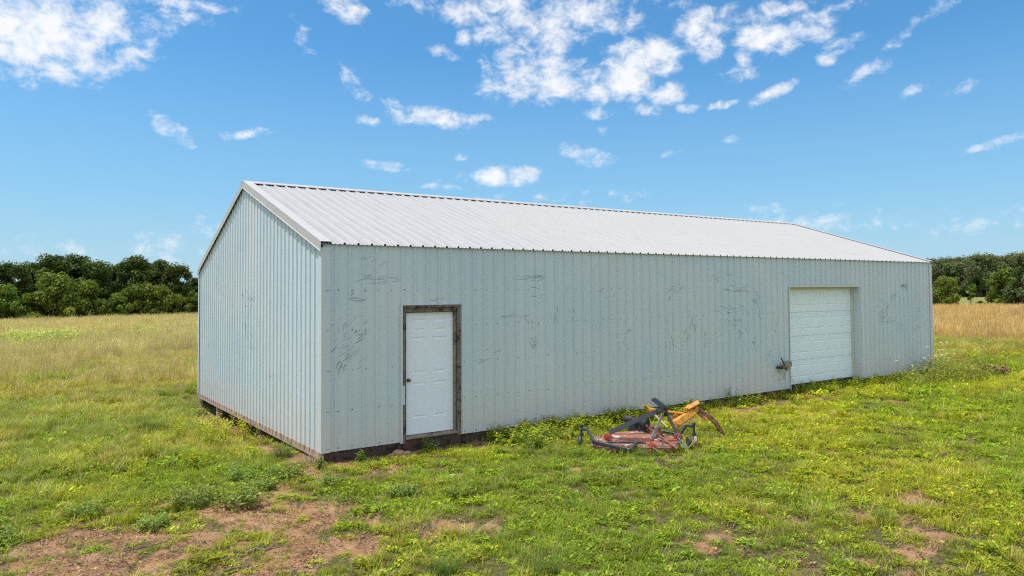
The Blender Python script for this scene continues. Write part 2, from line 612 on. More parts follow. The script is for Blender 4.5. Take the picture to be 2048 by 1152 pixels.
def ground_fn(t, bs):
    P = pos(t)
    dm = attr(t, 'dirt').outputs['Fac']
    tm = attr(t, 'tan').outputs['Fac']
    n1 = t.noise(P, 3.0, 8, .65)
    n2 = t.noise(P, 22, 6, .7)
    n3 = t.noise(P, 90, 3, .6)
    soil = t.mix(t.ramp(n1, .35, .68), (.44, .23, .12), (.55, .335, .185))
    soil = t.mix(t.ramp(n2, .5, .72, 0, .8), soil, (.20, .11, .07))
    soil = t.mix(t.ramp(n3, .62, .72, 0, .7), soil, (.52, .40, .29))
    thatch = t.mix(t.ramp(n2, .4, .62), (.09, .11, .025), (.25, .18, .095))
    thatch = t.mix(t.ramp(n3, .5, .66, 0, .7), thatch, (.10, .12, .03))
    fade = t.mix(tm, thatch, t.mix(t.ramp(n1, .4, .6), (.48, .39, .20), (.56, .45, .26)))
    # the far second pasture is short and green
    s = t.node('ShaderNodeSeparateXYZ')
    t.put(s.inputs[0], P)
    dd = t.vm('LENGTH', t.vm('SUBTRACT', P, tuple(CAM)))
    far = t.m('MULTIPLY', t.ramp(dd, 122, 134), t.ramp(s.outputs[0], 60, 80))
    fade = t.mix(far, fade, t.mix(t.ramp(t.noise(P, .08, 4), .4, .6), (.17, .20, .055), (.22, .225, .075)))
    add_bump(t, bs, t.m('ADD', n2, t.m('MULTIPLY', n3, .5)), 1.0, .05)
    return t.mix(t.ramp(t.m('ADD', dm, t.m('MULTIPLY', t.m('SUBTRACT', n2, .5), .8)), .22, .62), fade, soil)


me.materials.append(material('soil_and_thatch', ground_fn, .95, 0, .1))
go = bpy.data.objects.new('ground', me)
scene.collection.objects.link(go)
tag(go, 'reddish brown earth and thatch under the grass around the barn', 'ground', kind='structure')

# ------------------------------------------------------------------ the barn
L, W, H, RG = 18.952, 9.512, 3.23, 4.861
SL = (RG-H)/(W/2)                 # roof slope
DX0, DX1, DZ0, DZ1 = 1.40, 2.37, .06, 2.145   # entry door opening
GX0, GX1, GZ1 = 11.86, 14.98, 2.50
barn = empty('metal_barn', (0, 0, 0), 'long pale blue-grey ribbed metal barn with a white metal roof standing in the grass', 'barn')
RIB = .2286


def breaks(s0, s1, off=.21):
    out = {s0, s1}
    k = int(math.floor((s0-off)/RIB))-1
    while k*RIB+off < s1+RIB:
        c = k*RIB+off
        for q in (-.024, -.013, .013, .024, .062, .070, .080, .088, .140, .148, .158, .166):
            if s0 < c+q < s1:
                out.add(c+q)
        k += 1
    return sorted(out)


def prof(s, off=.21, h=.023):
    q = (s-off) % RIB
    if q > RIB/2:
        q -= RIB
    a_ = abs(q)
    if a_ <= .0131:
        return h
    if a_ <= .024:
        return h*(.024-a_)/.011
    q = q % RIB
    for c in (.075, .153):
        if abs(q-c) <= .0055:
            return .0035
    return 0.0


def wall_strip(mb, s0, s1, zlo, zhi, place, m=0, off=.21):
    S = breaks(s0, s1, off)
    for a_, b_ in zip(S[:-1], S[1:]):
        za, zb = (zhi(a_), zhi(b_)) if callable(zhi) else (zhi, zhi)
        mb.quad(place(a_, zlo, prof(a_, off)), place(b_, zlo, prof(b_, off)), place(b_, zb, prof(b_, off)), place(a_, za, prof(a_, off)), m)


fp = lambda s, z, o: (s, -o, z)
gp = lambda s, z, o: (-o, s, z)


def screw(mb, s, z, place, off, m, r=.011):
    ring = [place(s+r*math.cos(t), z+r*math.sin(t), off+.001) for t in [i*math.pi/3 for i in range(6)]]
    top = place(s, z, off+.008)
    for i in range(6):
        mb.tri(ring[i], ring[(i+1) % 6], top, m)


def scuff(mb, cx, cz, n, sw, sh, ang_, ln, place, off=.21, wd=.014, seed=1, smax=None):
    r = random.Random(seed)
    for _ in range(int(n*1.05)):
        a0 = R(ang_+r.gauss(0, 11))
        l_ = ln*r.uniform(.3, 1.3)
        px, pz = cx+r.gauss(0, sw), cz+r.gauss(0, sh)
        w_ = wd*r.uniform(.4, 1.3)
        bend = r.uniform(-.5, .5)
        pts = []
        N = max(3, int(l_/.012))
        for i in range(N+1):
            t = i/N-.5
            aa = a0+bend*t
            pts.append((px+l_*t*math.cos(aa)*1.2, pz+l_*t*math.sin(aa)*1.2))
        na = (-math.sin(a0), math.cos(a0))
        for i in range(N):
            q = []
            for j, sg in ((i, -1), (i+1, -1), (i+1, 1), (i, 1)):
                ww = w_*.5*math.sin(math.pi*(j+.4)/(N+.8))
                s_, z_ = pts[j][0]+na[0]*ww*sg, pts[j][1]+na[1]*ww*sg
                q.append(place(s_, z_, prof(s_, off)+.0016))
            if smax and not (smax[0] < pts[i][0] < smax[1]):
                continue
            mb.quad(*q, 2)


# front wall
TOPZ = H-.008
mb = MB()
wall_strip(mb, 0, DX0-.085, 0, TOPZ, fp)
wall_strip(mb, DX0-.085, DX1+.095, DZ1+.10, TOPZ, fp)
wall_strip(mb, DX1+.095, GX0, 0, TOPZ, fp)
wall_strip(mb, GX0, GX1, GZ1, TOPZ, fp)
wall_strip(mb, GX1, L, 0, TOPZ, fp)
k = 0
while k*RIB+.05 < L:
    for z in (.045, .62, 1.25, 1.88, 2.50):
        s = k*RIB-.0186+.045+random.uniform(-.006, .006)
        zz = z+random.uniform(-.008, .008)
        if random.random() < .06 or s < .11:
            continue
        if DX0-.12 < s < DX1+.13 and zz < DZ1+.15:
            continue
        if GX0-.02 < s < GX1+.02 and zz < GZ1+.04:
            continue
        screw(mb, s, zz, fp, prof(s), 1, random.choice((.007, .009, .012)))
    k += 1
for k in range(14):
    screw(mb, GX0+.12+k*RIB, GZ1+.06, fp, prof(GX0+.12+k*RIB), 1, .009)
# black rub marks: x, z, how many, spread, direction, length
for i, a_ in enumerate([(.45, 1.55, 26, .16, .12, 38, .14), (.35, 1.95, 12, .14, .18, 32, .12), (.62, 1.78, 14, .10, .08, 25, .13), (.82, 2.70, 9, .10, .05, 5, .2),
                        (1.20, 2.66, 10, .10, .03, 2, .12), (.75, 3.0, 4, .1, .02, 0, .2), (.30, 1.30, 10, .06, .06, 55, .12), (.55, 2.35, 4, .15, .03, 5, .2),
                        (4.05, 2.70, 14, .14, .04, 2, .25), (4.15, 2.45, 6, .08, .08, 5, .18), (3.7, 2.0, 7, .25, .02, 8, .25), (4.0, 1.9, 8, .12, .07, -70, .08),
                        (4.04, 1.48, 16, .05, .05, -40, .09), (3.2, 1.4, 3, .2, .02, 0, .15), (4.55, 1.98, 3, .02, .02, 90, .30), (4.9, 2.02, 6, .06, .06, -60, .12),
                        (9.3, 2.72, 10, .25, .08, 15, .35), (9.9, 2.45, 16, .3, .05, 2, .3), (9.6, 1.98, 16, .3, .05, -4, .3), (9.75, 1.72, 16, .22, .06, -30, .16),
                        (8.3, 1.65, 18, .12, .16, 80, .2), (8.15, 1.3, 10, .1, .1, 85, .15), (8.75, 1.35, 14, .05, .12, 85, .14), (10.0, 1.45, 14, .09, .12, -65, .16), (10.5, 1.15, 10, .05, .10, 80, .12),
                        (7.6, 1.6, 10, .08, .2, 88, .25), (7.7, 2.35, 10, .12, .10, 45, .2), (10.6, 2.2, 14, .10, .18, -65, .25), (11.3, 1.55, 8, .04, .16, 88, .22),
                        (11.0, .8, 18, .12, .10, 70, .10), (11.5, .32, 22, .16, .12, 75, .12), (10.2, .35, 10, .3, .14, 85, .12), (11.35, .6, 8, .03, .05, 80, .1),
                        (17.35, 2.52, 40, .12, .035, -20, .16), (17.5, 2.44, 14, .03, .05, -75, .12), (16.2, 1.85, 22, .16, .16, 50, .25), (16.8, 2.2, 14, .12, .12, 48, .25), (16.6, 1.5, 8, .3, .03, 15, .3),
                        (18.0, 1.3, 12, .14, .1, -30, .18), (18.2, 1.75, 8, .1, .2, -50, .2), (17.2, 1.4, 10, .12, .12, -60, .15), (16.4, .45, 10, .08, .08, 60, .1), (15.6, 1.25, 5, .1, .2, 85, .15),
                        (6.3, 1.2, 5, .2, .15, 85, .12), (5.9, 2.4, 3, .15, .03, 5, .2), (6.4, 1.65, 6, .08, .03, 20, .12), (2.9, 1.25, 4, .1, .02, 2, .15), (2.0, 2.35, 5, .1, .03, 5, .12)]):
    scuff(mb, *a_, fp, seed=i+10, smax=(.12, L-.12))
front = mb.build('front_wall', [M['siding'], M['screw'], M['scuff']], barn, shear)
# the gable walls
gtop = lambda s: H-.05+SL*min(s, W-s)
mb = MB()
GS = sorted(set(breaks(0, W, .1)+[W/2]))
for a_, b_ in zip(GS[:-1], GS[1:]):
    mb.quad(gp(b_, 0, prof(b_, .1)), gp(a_, 0, prof(a_, .1)), gp(a_, gtop(a_), prof(a_, .1)), gp(b_, gtop(b_), prof(b_, .1)))
k = 0
while k*RIB+.1 < W-.1:
    s = k*RIB+.1+.045
    for z in (.045, .62, 1.25, 1.88, 2.50, 3.2, 3.85, 4.4):
        if z < gtop(s)-.2 and random.random() > .1:
            screw(mb, s+random.uniform(-.006, .006), z+random.uniform(-.008, .008), gp, prof(s, .1), 1, .009)
    k += 1
for i, a_ in enumerate([(4.2, 2.5, 14, .28, .08, 20, .3), (4.75, 2.1, 12, .06, .22, 75, .25), (4.2, 1.7, 18, .15, .25, 60, .18), (3.7, 2.1, 12, .1, .3, -70, .2), (3.9, 1.35, 10, .15, .12, 50, .15),
                        (8.3, 1.3, 5, .02, .03, 60, .1), (5.0, 3.0, 5, .02, .15, 80, .12), (3.0, 1.0, 6, .2, .06, 20, .12)]):
    scuff(mb, *a_, gp, off=.1, seed=i+80)
mb.build('gable_wall', [M['siding'], M['screw_light'], M['scuff']], barn, shear)
mb = MB()
for a_, b_ in zip(GS[:-1], GS[1:]):
    mb.quad((L+prof(a_, .1), a_, 0), (L+prof(b_, .1), b_, 0), (L+prof(b_, .1), b_, gtop(b_)), (L+prof(a_, .1), a_, gtop(a_)))
mb.build('gable_wall', M['siding'], barn, shear)
mb = MB()
S = breaks(0, L)
for a_, b_ in zip(S[:-1], S[1:]):
    mb.quad((b_, W+prof(b_), 0), (a_, W+prof(a_), 0), (a_, W+prof(a_), TOPZ), (b_, W+prof(b_), TOPZ))
mb.build('back_wall', M['siding'], barn, shear)
# roof sheets: rib profile swept up the slope, real thickness
OV = .055


def rprof(s):
    q = (s-.11) % RIB
    c = min(q, RIB-q)
    if c <= .0131:
        return .031
    if c <= .024:
        return .031*(.024-c)/.011
    for k_ in (.075, .153):
        if abs(q-k_) <= .0055:
            return .008
    return 0.0


for side in (0, 1):
    mb = MB()
    RS = breaks(-.03, L+.03, .11)

    def rp(s, y, o):
        z = H+SL*y+.012
        return (s, y if side == 0 else W-y, z+o)
    for a_, b_ in zip(RS[:-1], RS[1:]):
        pa, pb = rprof(a_), rprof(b_)
        for dz, m_ in ((0, 0), (-.004, 2)):
            q = (rp(a_, -OV, pa+dz), rp(b_, -OV, pb+dz), rp(b_, W/2, pb+dz), rp(a_, W/2, pa+dz))
            mb.quad(*(q if (side == 0) == (dz == 0) else q[::-1]), 3 if max(pa, pb) > .009 and dz == 0 else 0)
        mb.quad(rp(a_, -OV, pa-.004), rp(b_, -OV, pb-.004), rp(b_, -OV, pb), rp(a_, -OV, pa), 0)
    if side == 0:
        k = 0
        while k*RIB+.11 < L:
            for y in (.10, .85, 1.75, 2.65, 3.55, 4.4):
                s = k*RIB+.11+.05
                if random.random() < .55:
                    c0 = Vector(rp(s, y+random.uniform(-.01, .01), rprof(s)+.002))
                    rr_ = random.choice((.006, .009, .012))
                    ring = [c0+Vector((rr_*math.cos(t), rr_*math.sin(t), SL*rr_*math.sin(t))) for t in [i*math.pi/3 for i in range(6)]]
                    for i in range(6):
                        mb.tri(ring[i], ring[(i+1) % 6], c0+Vector((0, 0, .007)), 1)
            k += 1
    mb.build('roof', [M['roof'], M['screw'], M['rust'], M['roof_rib']], barn, shear)
# ridge cap
mb = MB()
zc = H+.012+.044
for sgn in (-1, 1):
    y1 = W/2+sgn*.17
    z1 = H+.012+SL*(W/2-.17)+.044
    zr = RG+.012+.050
    x0, x1 = -.055, L+.055
    P0 = [(x0, W/2, zr), (x1, W/2, zr), (x1, y1, z1), (x0, y1, z1)]
    P1 = [(p[0], p[1], p[2]-.004) for p in P0]
    mb.hexa(P1+P0)
    mb.quad((x0, y1+sgn*.001, z1-.014), (x1, y1+sgn*.001, z1-.014), (x1, y1+sgn*.001, z1-.003), (x0, y1+sgn*.001, z1-.003), 0)
mb.build('ridge_cap', [M['white_trim']], barn, shear)
# rake trims
for (xe, sg) in ((0, -1), (L, 1)):
    for side in (0, 1):
        mb = MB()

        def yy(y):
            return y if side == 0 else W-y
        ya, yb = -OV-.012, W/2
        za, zb = H+SL*ya+.012, RG+.012
        xo = xe+sg*.052
        xi = xe-sg*.125
        # top leaf, drip face, kick back leg
        mb.hexa([(xo, yy(ya), za+.040), (xi, yy(ya), za+.040), (xi, yy(yb), zb+.040), (xo, yy(yb), zb+.040),
                 (xo, yy(ya), za+.044), (xi, yy(ya), za+.044), (xi, yy(yb), zb+.044), (xo, yy(yb), zb+.044)])
        mb.hexa([(xo, yy(ya), za-.098), (xo-sg*.004, yy(ya), za-.098), (xo-sg*.004, yy(yb), zb-.098), (xo, yy(yb), zb-.098),
                 (xo, yy(ya), za+.039), (xo-sg*.004, yy(ya), za+.039), (xo-sg*.004, yy(yb), zb+.039), (xo, yy(yb), zb+.039)])
        mb.hexa([(xo+sg*.010, yy(ya), za-.112), (xo+sg*.012, yy(ya), za-.112), (xo+sg*.012, yy(yb), zb-.112), (xo+sg*.010, yy(yb), zb-.112),
                 (xo-sg*.002, yy(ya), za-.099), (xo, yy(ya), za-.099), (xo, yy(yb), zb-.099), (xo-sg*.002, yy(yb), zb-.099)])
        mb.build('rake_trim', M['white_trim'], barn, shear)
# corner trims (L shaped flashing standing proud of the ribs)
for cx, cy, ax, ay in ((0, 0, 1, 1), (L, 0, -1, 1), (0, W, 1, -1), (L, W, -1, -1)):
    mb = MB()
    ztop = H-.06
    o = .026
    x0, x1 = sorted((cx-ax*o, cx+ax*.115))
    y0, y1 = sorted((cy-ay*o, cy-ay*(o-.003)))
    mb.box(x0, x1, y0, y1, -.005, ztop)
    y0, y1 = sorted((cy-ay*(o-.003), cy+ay*.115))
    x0, x1 = sorted((cx-ax*o, cx-ax*(o-.003)))
    mb.box(x0, x1, y0, y1, -.005, ztop)
    # folded returns
    x0, x1 = sorted((cx+ax*.115, cx+ax*.118))
    y0, y1 = sorted((cy-ay*o, cy-ay*.004))
    mb.box(x0, x1, y0, y1, -.005, ztop)
    if cy == 0:
        for z in (.05, .62, 1.25, 1.88, 2.5):
            for dx in (.068, .098):
                screw(mb, cx+ax*dx, z, fp, o, 1, .008)
        if cx == 0:
            scf = MB()
    mb.build('corner_trim', [M['trim'], M['screw']], barn, shear)
# eave closure, a dark strip of wood behind the sheet ends
mb = MB()
mb.box(.02, L-.02, .03, .07, TOPZ-.12, H-.004)
mb.build('eave_board', M['board_dark'], barn, shear)
# sill boards
mb = MB()
mb.box(.02, DX0-.04, .012, .05, -.165, -.002)
mb.box(DX1+.05, GX0+.01, .012, .05, -.15, -.002)
mb.box(GX1-.01, L-.02, .012, .05, -.16, -.002)
mb.build('sill_board', M['board_dark'], barn, shear)
mb = MB()
ys = [0.0, 2.45, 4.88, 7.30, W]
for a_, b_ in zip(ys[:-1], ys[1:]):
    mb.box(-.012, .030, a_+.006, b_-.006, -.115, -.003)
for k in range(41):          # bent nail heads and cut rib ends over the board
    s = k*RIB+.1
    mb.box(-.016, -.0125, s-.008, s+.008, -.06-random.random()*.03, -.002, 1)
mb.build('sill_board', [M['board_pink'], M['rust']], barn, shear)
for y in (1.3, 3.7, 6.0, 7.5, 9.2):
    mb = MB()
    mb.box(.035, .15, y-.07, y+.07, -.75, -.01)
    mb.build('post', M['board_pink'] if y == 7.5 else M['old_wood'], barn, shear)


def panelled(mb, x0, x1, z0, z1, y, panels, depth=.009, place=None):
    """front skin of a pressed door: panels are (x0, x1, z0, z1)"""
    xs = sorted({x0, x1, *[p[0] for p in panels], *[p[1] for p in panels]})
    zs = sorted({z0, z1, *[p[2] for p in panels], *[p[3] for p in panels]})
    pk = {(round(p[0], 4), round(p[2], 4)): p for p in panels}
    for i in range(len(xs)-1):
        for j in range(len(zs)-1):
            a_, b_, c_, d_ = xs[i], xs[i+1], zs[j], zs[j+1]
            cx, cz = (a_+b_)/2, (c_+d_)/2
            if any(p[0] < cx < p[1] and p[2] < cz < p[3] for p in panels):
                continue
            mb.quad((a_, y, c_), (b_, y, c_), (b_, y, d_), (a_, y, d_))
    for (a_, b_, c_, d_) in panels:
        loops = [(0, 0), (.010, depth), (.022, depth), (.045, .001)]
        for (i0, d0), (i1, d1) in zip(loops[:-1], loops[1:]):
            A = [(a_+i0, c_+i0), (b_-i0, c_+i0), (b_-i0, d_-i0), (a_+i0, d_-i0)]
            B = [(a_+i1, c_+i1), (b_-i1, c_+i1), (b_-i1, d_-i1), (a_+i1, d_-i1)]
            for k in range(4):
                k2 = (k+1) % 4
                mb.quad((A[k][0], y+d0, A[k][1]), (A[k2][0], y+d0, A[k2][1]), (B[k2][0], y+d1, B[k2][1]), (B[k][0], y+d1, B[k][1]))
        i1, d1 = loops[-1]
        mb.quad((a_+i1, y+d1, c_+i1), (b_-i1, y+d1, c_+i1), (b_-i1, y+d1, d_-i1), (a_+i1, y+d1, d_-i1))


# entry door
mb = MB()
dx0, dx1, dz0, dz1 = 1.432, 2.342, .088, 2.12
dw, dh = dx1-dx0, dz1-dz0
px = [(dx0+.14, dx0+.395), (dx1-.395, dx1-.14)]
pz = [(dz0+.27, dz0+.86), (dz0+1.01, dz0+1.62), (dz0+1.72, dz0+1.92)]
mb_p = [(a_, b_, c_, d_) for a_, b_ in px for c_, d_ in pz]
panelled(mb, dx0, dx1, dz0, dz1, .062, mb_p, .010)
mb.box(dx0, dx1, .076, .105, dz0, dz1)
mb.quad((dx0, .062, dz0), (dx0, .076, dz0), (dx0, .076, dz1), (dx0, .062, dz1))
mb.quad((dx1, .062, dz0), (dx1, .076, dz0), (dx1, .076, dz1), (dx1, .062, dz1))
mb.quad((dx0, .062, dz0), (dx1, .062, dz0), (dx1, .076, dz0), (dx0, .076, dz0))
door = mb.build('door', [M['door_white']], barn, shear)
door['label'] = 'white six-panel entry door in a weathered wooden frame'
mb = MB()
kx, kz = dx0+.055, 1.00
mb.tube([(kx, .062, kz), (kx, .052, kz)], .028, 16)
mb.tube([(kx, .052, kz), (kx, .030, kz), (kx, .022, kz), (kx, .004, kz), (kx, -.004, kz)], [.010, .011, .024, .027, .012], 16)
kb = mb.build('knob', M['knob'], door, shear, smooth=True)
mb = MB()
rz = random.Random(3)


def casing(mb, x0, x1, z0, z1, y0, y1, vertical, m=0):
    """split board: several lengths with ragged joints"""
    n = 5 if vertical else 3
    t = 0.0
    cuts = [0]+sorted(rz.uniform(.1, .9) for _ in range(n-1))+[1]
    for a_, b_ in zip(cuts[:-1], cuts[1:]):
        j = rz.uniform(-.006, .006)
        g = .002
        if vertical:
            mb.box(x0+max(j, 0), x1+min(j, 0), y0+rz.uniform(0, .006), y1, z0+(z1-z0)*a_+g, z0+(z1-z0)*b_-g, m)
        else:
            mb.box(x0+(x1-x0)*a_+g, x0+(x1-x0)*b_-g, y0+rz.uniform(0, .006), y1, z0+max(j, 0), z1+min(j, 0), m)


casing(mb, dx0-.076, dx0-.034, .93, DZ1+.055, -.026, .02, True)
casing(mb, dx0-.076, dx0-.034, -.02, .60, -.026, .02, True)
mb.box(dx0-.074, dx0-.036, -.010, .02, .605, .925, 1)
casing(mb, dx0-.033, dx0-.004, .02, DZ1+.02, .004, .11, True)
casing(mb, dx1+.004, dx1+.036, .02, DZ1+.02, .012, .11, True, 2)
casing(mb, dx1+.037, dx1+.108, -.0, DZ1+.055, -.024, .02, True)
casing(mb, dx0-.076, dx1+.108, DZ1+.057, DZ1+.098, -.028, .02, False)
casing(mb, dx0-.033, dx1+.036, DZ1-.018, DZ1+.055, -.004, .11, False)
mb.build('door_frame', [M['old_wood'], M['siding'], M['gray_wood']], barn, shear)
mb = MB()
mb.hexa([(dx0-.03, -.035, .035), (dx1+.035, -.035, .035), (dx1+.035, .11, .05), (dx0-.03, .11, .05), (dx0-.03, -.035, .062), (dx1+.035, -.035, .062), (dx1+.035, .11, .082), (dx0-.03, .11, .082)])
mb.build('door_sill', M['gray_wood'], barn, shear)
mb = MB()
mb.box(dx0-.07, dx1+.10, -.012, .04, -.175, .033)
mb.build('sill_board', M['board_dark'], barn, shear)
mb = MB()   # J trim round the door opening
mb.box(DX0-.087, DX0-.049, -.027, -.0275+.003, -.02, DZ1+.118)
mb.box(DX0-.090, DX0-.087, -.030, 0, -.02, DZ1+.12)
mb.box(DX0-.087, DX1+.093, -.030, -.004, DZ1+.1, DZ1+.112)
mb.box(DX1+.083, DX1+.088, -.030, 0, -.0, DZ1+.12)
mb.build('opening_trim', M['trim'], barn, shear)

# sectional garage door
mb = MB()
gx0, gx1, gz0, gz1, gyy = GX0+.03, GX1-.03, .045, 2.47, .205
secs = 4
sh = (gz1-gz0)/secs
for i in range(secs):
    a_ = gz0+i*sh
    pans = []
    pw = (gx1-gx0)/5
    for k in range(5):
        pans.append((gx0+k*pw+.045, gx0+(k+1)*pw-.045, a_+.165, a_+.475))
    panelled(mb, gx0, gx1, a_+.006, a_+.475+.012, gyy, pans, .012)
    # pressed horizontal grooves above the panels
    z = a_+.487
    steps = [0, .004, .010, .020, .026, .040, .046, .056, .062, .080, sh-.487-.006]
    dep = [0, .005, .005, 0, 0, .005, .005, 0, 0, 0, 0]
    steps = [0, .020, .026, .036, .042, .062, .068, .078, .084, .100, sh-.487-.002]
    dep = [0, 0, .007, .007, 0, 0, .007, .007, 0, 0, .001]
    for (s0, e0), (s1, e1) in zip(zip(steps[:-1], dep[:-1]), zip(steps[1:], dep[1:])):
        mb.quad((gx0, gyy+e0, z+s0), (gx1, gyy+e0, z+s0), (gx1, gyy+e1, z+s1), (gx0, gyy+e1, z+s1))
mb.box(gx0, gx1, gyy+.02, gyy+.05, gz0, gz1)
gd = mb.build('garage_door', [M['garage_white']], barn, shear)
gd['label'] = 'white sectional garage door in its recess'
mb = MB()
mb.box(gx0, gx1, gyy-.002, gyy+.02, gz0-.02, gz0+.004)
mb.build('bottom_seal', M['rubber'], gd, shear)
mb = MB()
# recess jambs and header lining
mb.box(GX0-.004, GX0, -.024, .20, -.05, GZ1+.004, 0)
mb.box(GX1, GX1+.004, -.024, .20, -.05, GZ1+.004, 0)
mb.box(GX0-.004, GX1+.004, -.026, .20, GZ1+.005, GZ1+.009, 1)
mb.box(GX0-.03, GX0-.0045, -.026, -.022, -.02, GZ1+.03, 0)
mb.box(GX1+.0045, GX1+.03, -.026, -.022, -.02, GZ1+.03, 0)
mb.box(GX0-.004, GX1+.004, -.030, -.0265, GZ1-.0, GZ1+.03, 1)
mb.build('garage_frame', [M['siding'], M['cream']], barn, shear)
mb = MB()
mb.box(GX1-.058, GX1-.004, .16, .198, .02, GZ1, 0)
mb.box(GX0+.004, GX0+.058, .16, .198, .02, GZ1, 0)
mb.box(GX0+.058, GX1-.058, .16, .198, GZ1-.05, GZ1, 0)
mb.build('stop_moulding', M['cream'], barn, shear)
mb = MB()
mb.box(GX1-.06, GX1+.004, .02, .2, -.2, .015)
mb.build('jamb_foot', M['gray_wood'], barn, shear)
mb = MB()
mb.box(GX0, GX1, .24, .30, -.3, .05)
mb.build('garage_sill', M['board_dark'], barn, shear)

# board on a rod beside the garage door, with a thin stick under it
bz = SX*11.5
t = empty('wall_bracket', (11.45, -.03, .55+bz), 'weathered wood block on a black rod at the wall left of the garage door', 'bracket')
mb = MB()
mb.hexa([(11.36, -.27, .50), (11.66, -.19, .575), (11.66, -.05, .60), (11.36, -.09, .53), (11.335, -.27, .60), (11.64, -.19, .69), (11.64, -.05, .71), (11.335, -.09, .63)])
mb.build('block', M['gray_wood'], t, shear, bevel=.006)
mb = MB()
mb.tube([(11.27, -.16, .80), (11.33, -.17, .70), (11.40, -.2, .56), (11.44, -.2, .48)], .014, 8)
mb.tube([(11.30, -.02, .56), (11.32, -.15, .55)], .03, 8)
mb.build('rod', M['gear_black'], t, shear)
mb = MB()
mb.tube([(11.45, -.2, .50), (11.68, -.19, .21), (11.86, -.18, -.02), (12.02, -.2, -.19)], [.007, .008, .008, .007], 6)
o = mb.build('stick', M['yellow_pale'], None, shear)
tag(o, 'thin pale stick leaning from the wooden block down to the ground by the garage door', 'stick')

# ------------------------------------------------------------------ mower and subsoiler
def g0(x, y):
    return float(ground(x, y))


MO = Vector((4.30, -2.42, 0))
vd = Vector((MO.x-CAM.x, MO.y-CAM.y, 0)).normalized()
ud = Vector((vd.y, -vd.x, 0))
MZ = g0(MO.x, MO.y)


def mp(x, y, z):
    """mower's own axes: x along its width, y towards the barn, z up"""
    p = MO+ud*x+vd*y
    return (p.x, p.y, z+MZ+SX*(p.x-MO.x)+SY*(p.y-MO.y))


def Z(zx, zy, v):
    s = 11.7/(11.7+v)
    return ((zx-850)/734/s+0.0, v, (810-zy-132*v)/734/s)


mower = empty('finish_mower', mp(0, .4, 0), 'rusty red finishing mower with dark grey hitch frame lying in the grass', 'mower')
mb = MB()
deck = [(-.74, .10), (-.60, -.02), (-.16, -.06), (-.02, .05), (.05, -.04), (.50, -.05), (.66, .12), (.66, .62), (.45, .93), (-.05, 1.0), (-.45, .90), (-.72, .60)]
mb.prism(deck, .03, .125)
mb.prism([(x*.985, .45+(y-.45)*.985) for x, y in deck], .125, .135)
mb.tube([(x, y, .10) for x, y in deck+deck[:1]], .012, 6)
for (x, y, r_q) in ((-.42, .45, .19), (.05, .62, .19), (.42, .42, .17)):
    mb.tube([(x, y, .134), (x, y, .150), (x, y, .156)], [r_q, r_q*.96, r_q*.8], 20)
for (x, y) in [(-.62, .2), (-.3, .03), (.12, .02), (.4, .02), (.58, .3), (.5, .75), (-.6, .6), (-.2, .9), (.2, .9), (-.42, .45), (.05, .62), (.42, .42)]:
    mb.tube([(x, y, .134), (x, y, .170)], .014, 6)
mb.build('deck', M['deck_red'], mower, mp, bevel=.004)
mb = MB()   # sloping belt cover
A = [Z(535, 655, .35), Z(1010, 650, .25), Z(1150, 585, .75), Z(1140, 520, .85), Z(600, 575, .70)]
bot = [(p[0], p[1], .136) for p in A]
topz = [.185, .20, .235, .24, .20]
topp = [(p[0], p[1], z) for p, z in zip(A, topz)]
i0 = 0
mb.v += bot+topp
mb.f += [(5, 6, 7, 8, 9)]+[(k, (k+1) % 5, 5+(k+1) % 5, 5+k) for k in range(5)]
mb.m += [0]*6
mb.build('belt_cover', M['deck_red'], mower, mp, bevel=.008)
mb = MB()
mb.hexa([(.16, .62, .137), (.36, .55, .137), (.40, .78, .137), (.16, .84, .137), (.16, .62, .33), (.36, .57, .30), (.40, .78, .31), (.16, .84, .34)])
mb.build('shaft_shield', M['rust'], mower, mp, bevel=.006)
mb = MB()   # front frame rail with the left caster arm
pl = [Z(200, 545, .5), Z(275, 553, .42), Z(345, 684, .02)]
pl2 = [Z(345, 688, .02), Z(770, 772, -.13)]
for a_, b_ in zip(pl[:-1], pl[1:]):
    mb.beam(a_, b_, .046, .046)
mb.beam(pl[2], pl2[1], .05, .05)
mb.beam(pl2[1], Z(835, 695, .06), .046, .046)
mb.beam(Z(835, 690, .06), Z(950, 695, .08), .046, .05)
mb.beam(Z(500, 700, .08), Z(830, 690, .10), .05, .05)
mb.build('frame_rail', M['frame_dark'], mower, mp)
mb = MB()
mb.beam(Z(1155, 565, .80), Z(1335, 600, .66), .046, .046)
mb.beam(Z(1335, 600, .66), Z(1410, 492, .72), .046, .046)
mb.beam(Z(1405, 492, .72), Z(1505, 500, .68), .046, .046)
mb.build('frame_rail', M['frame_dark'], mower, mp)
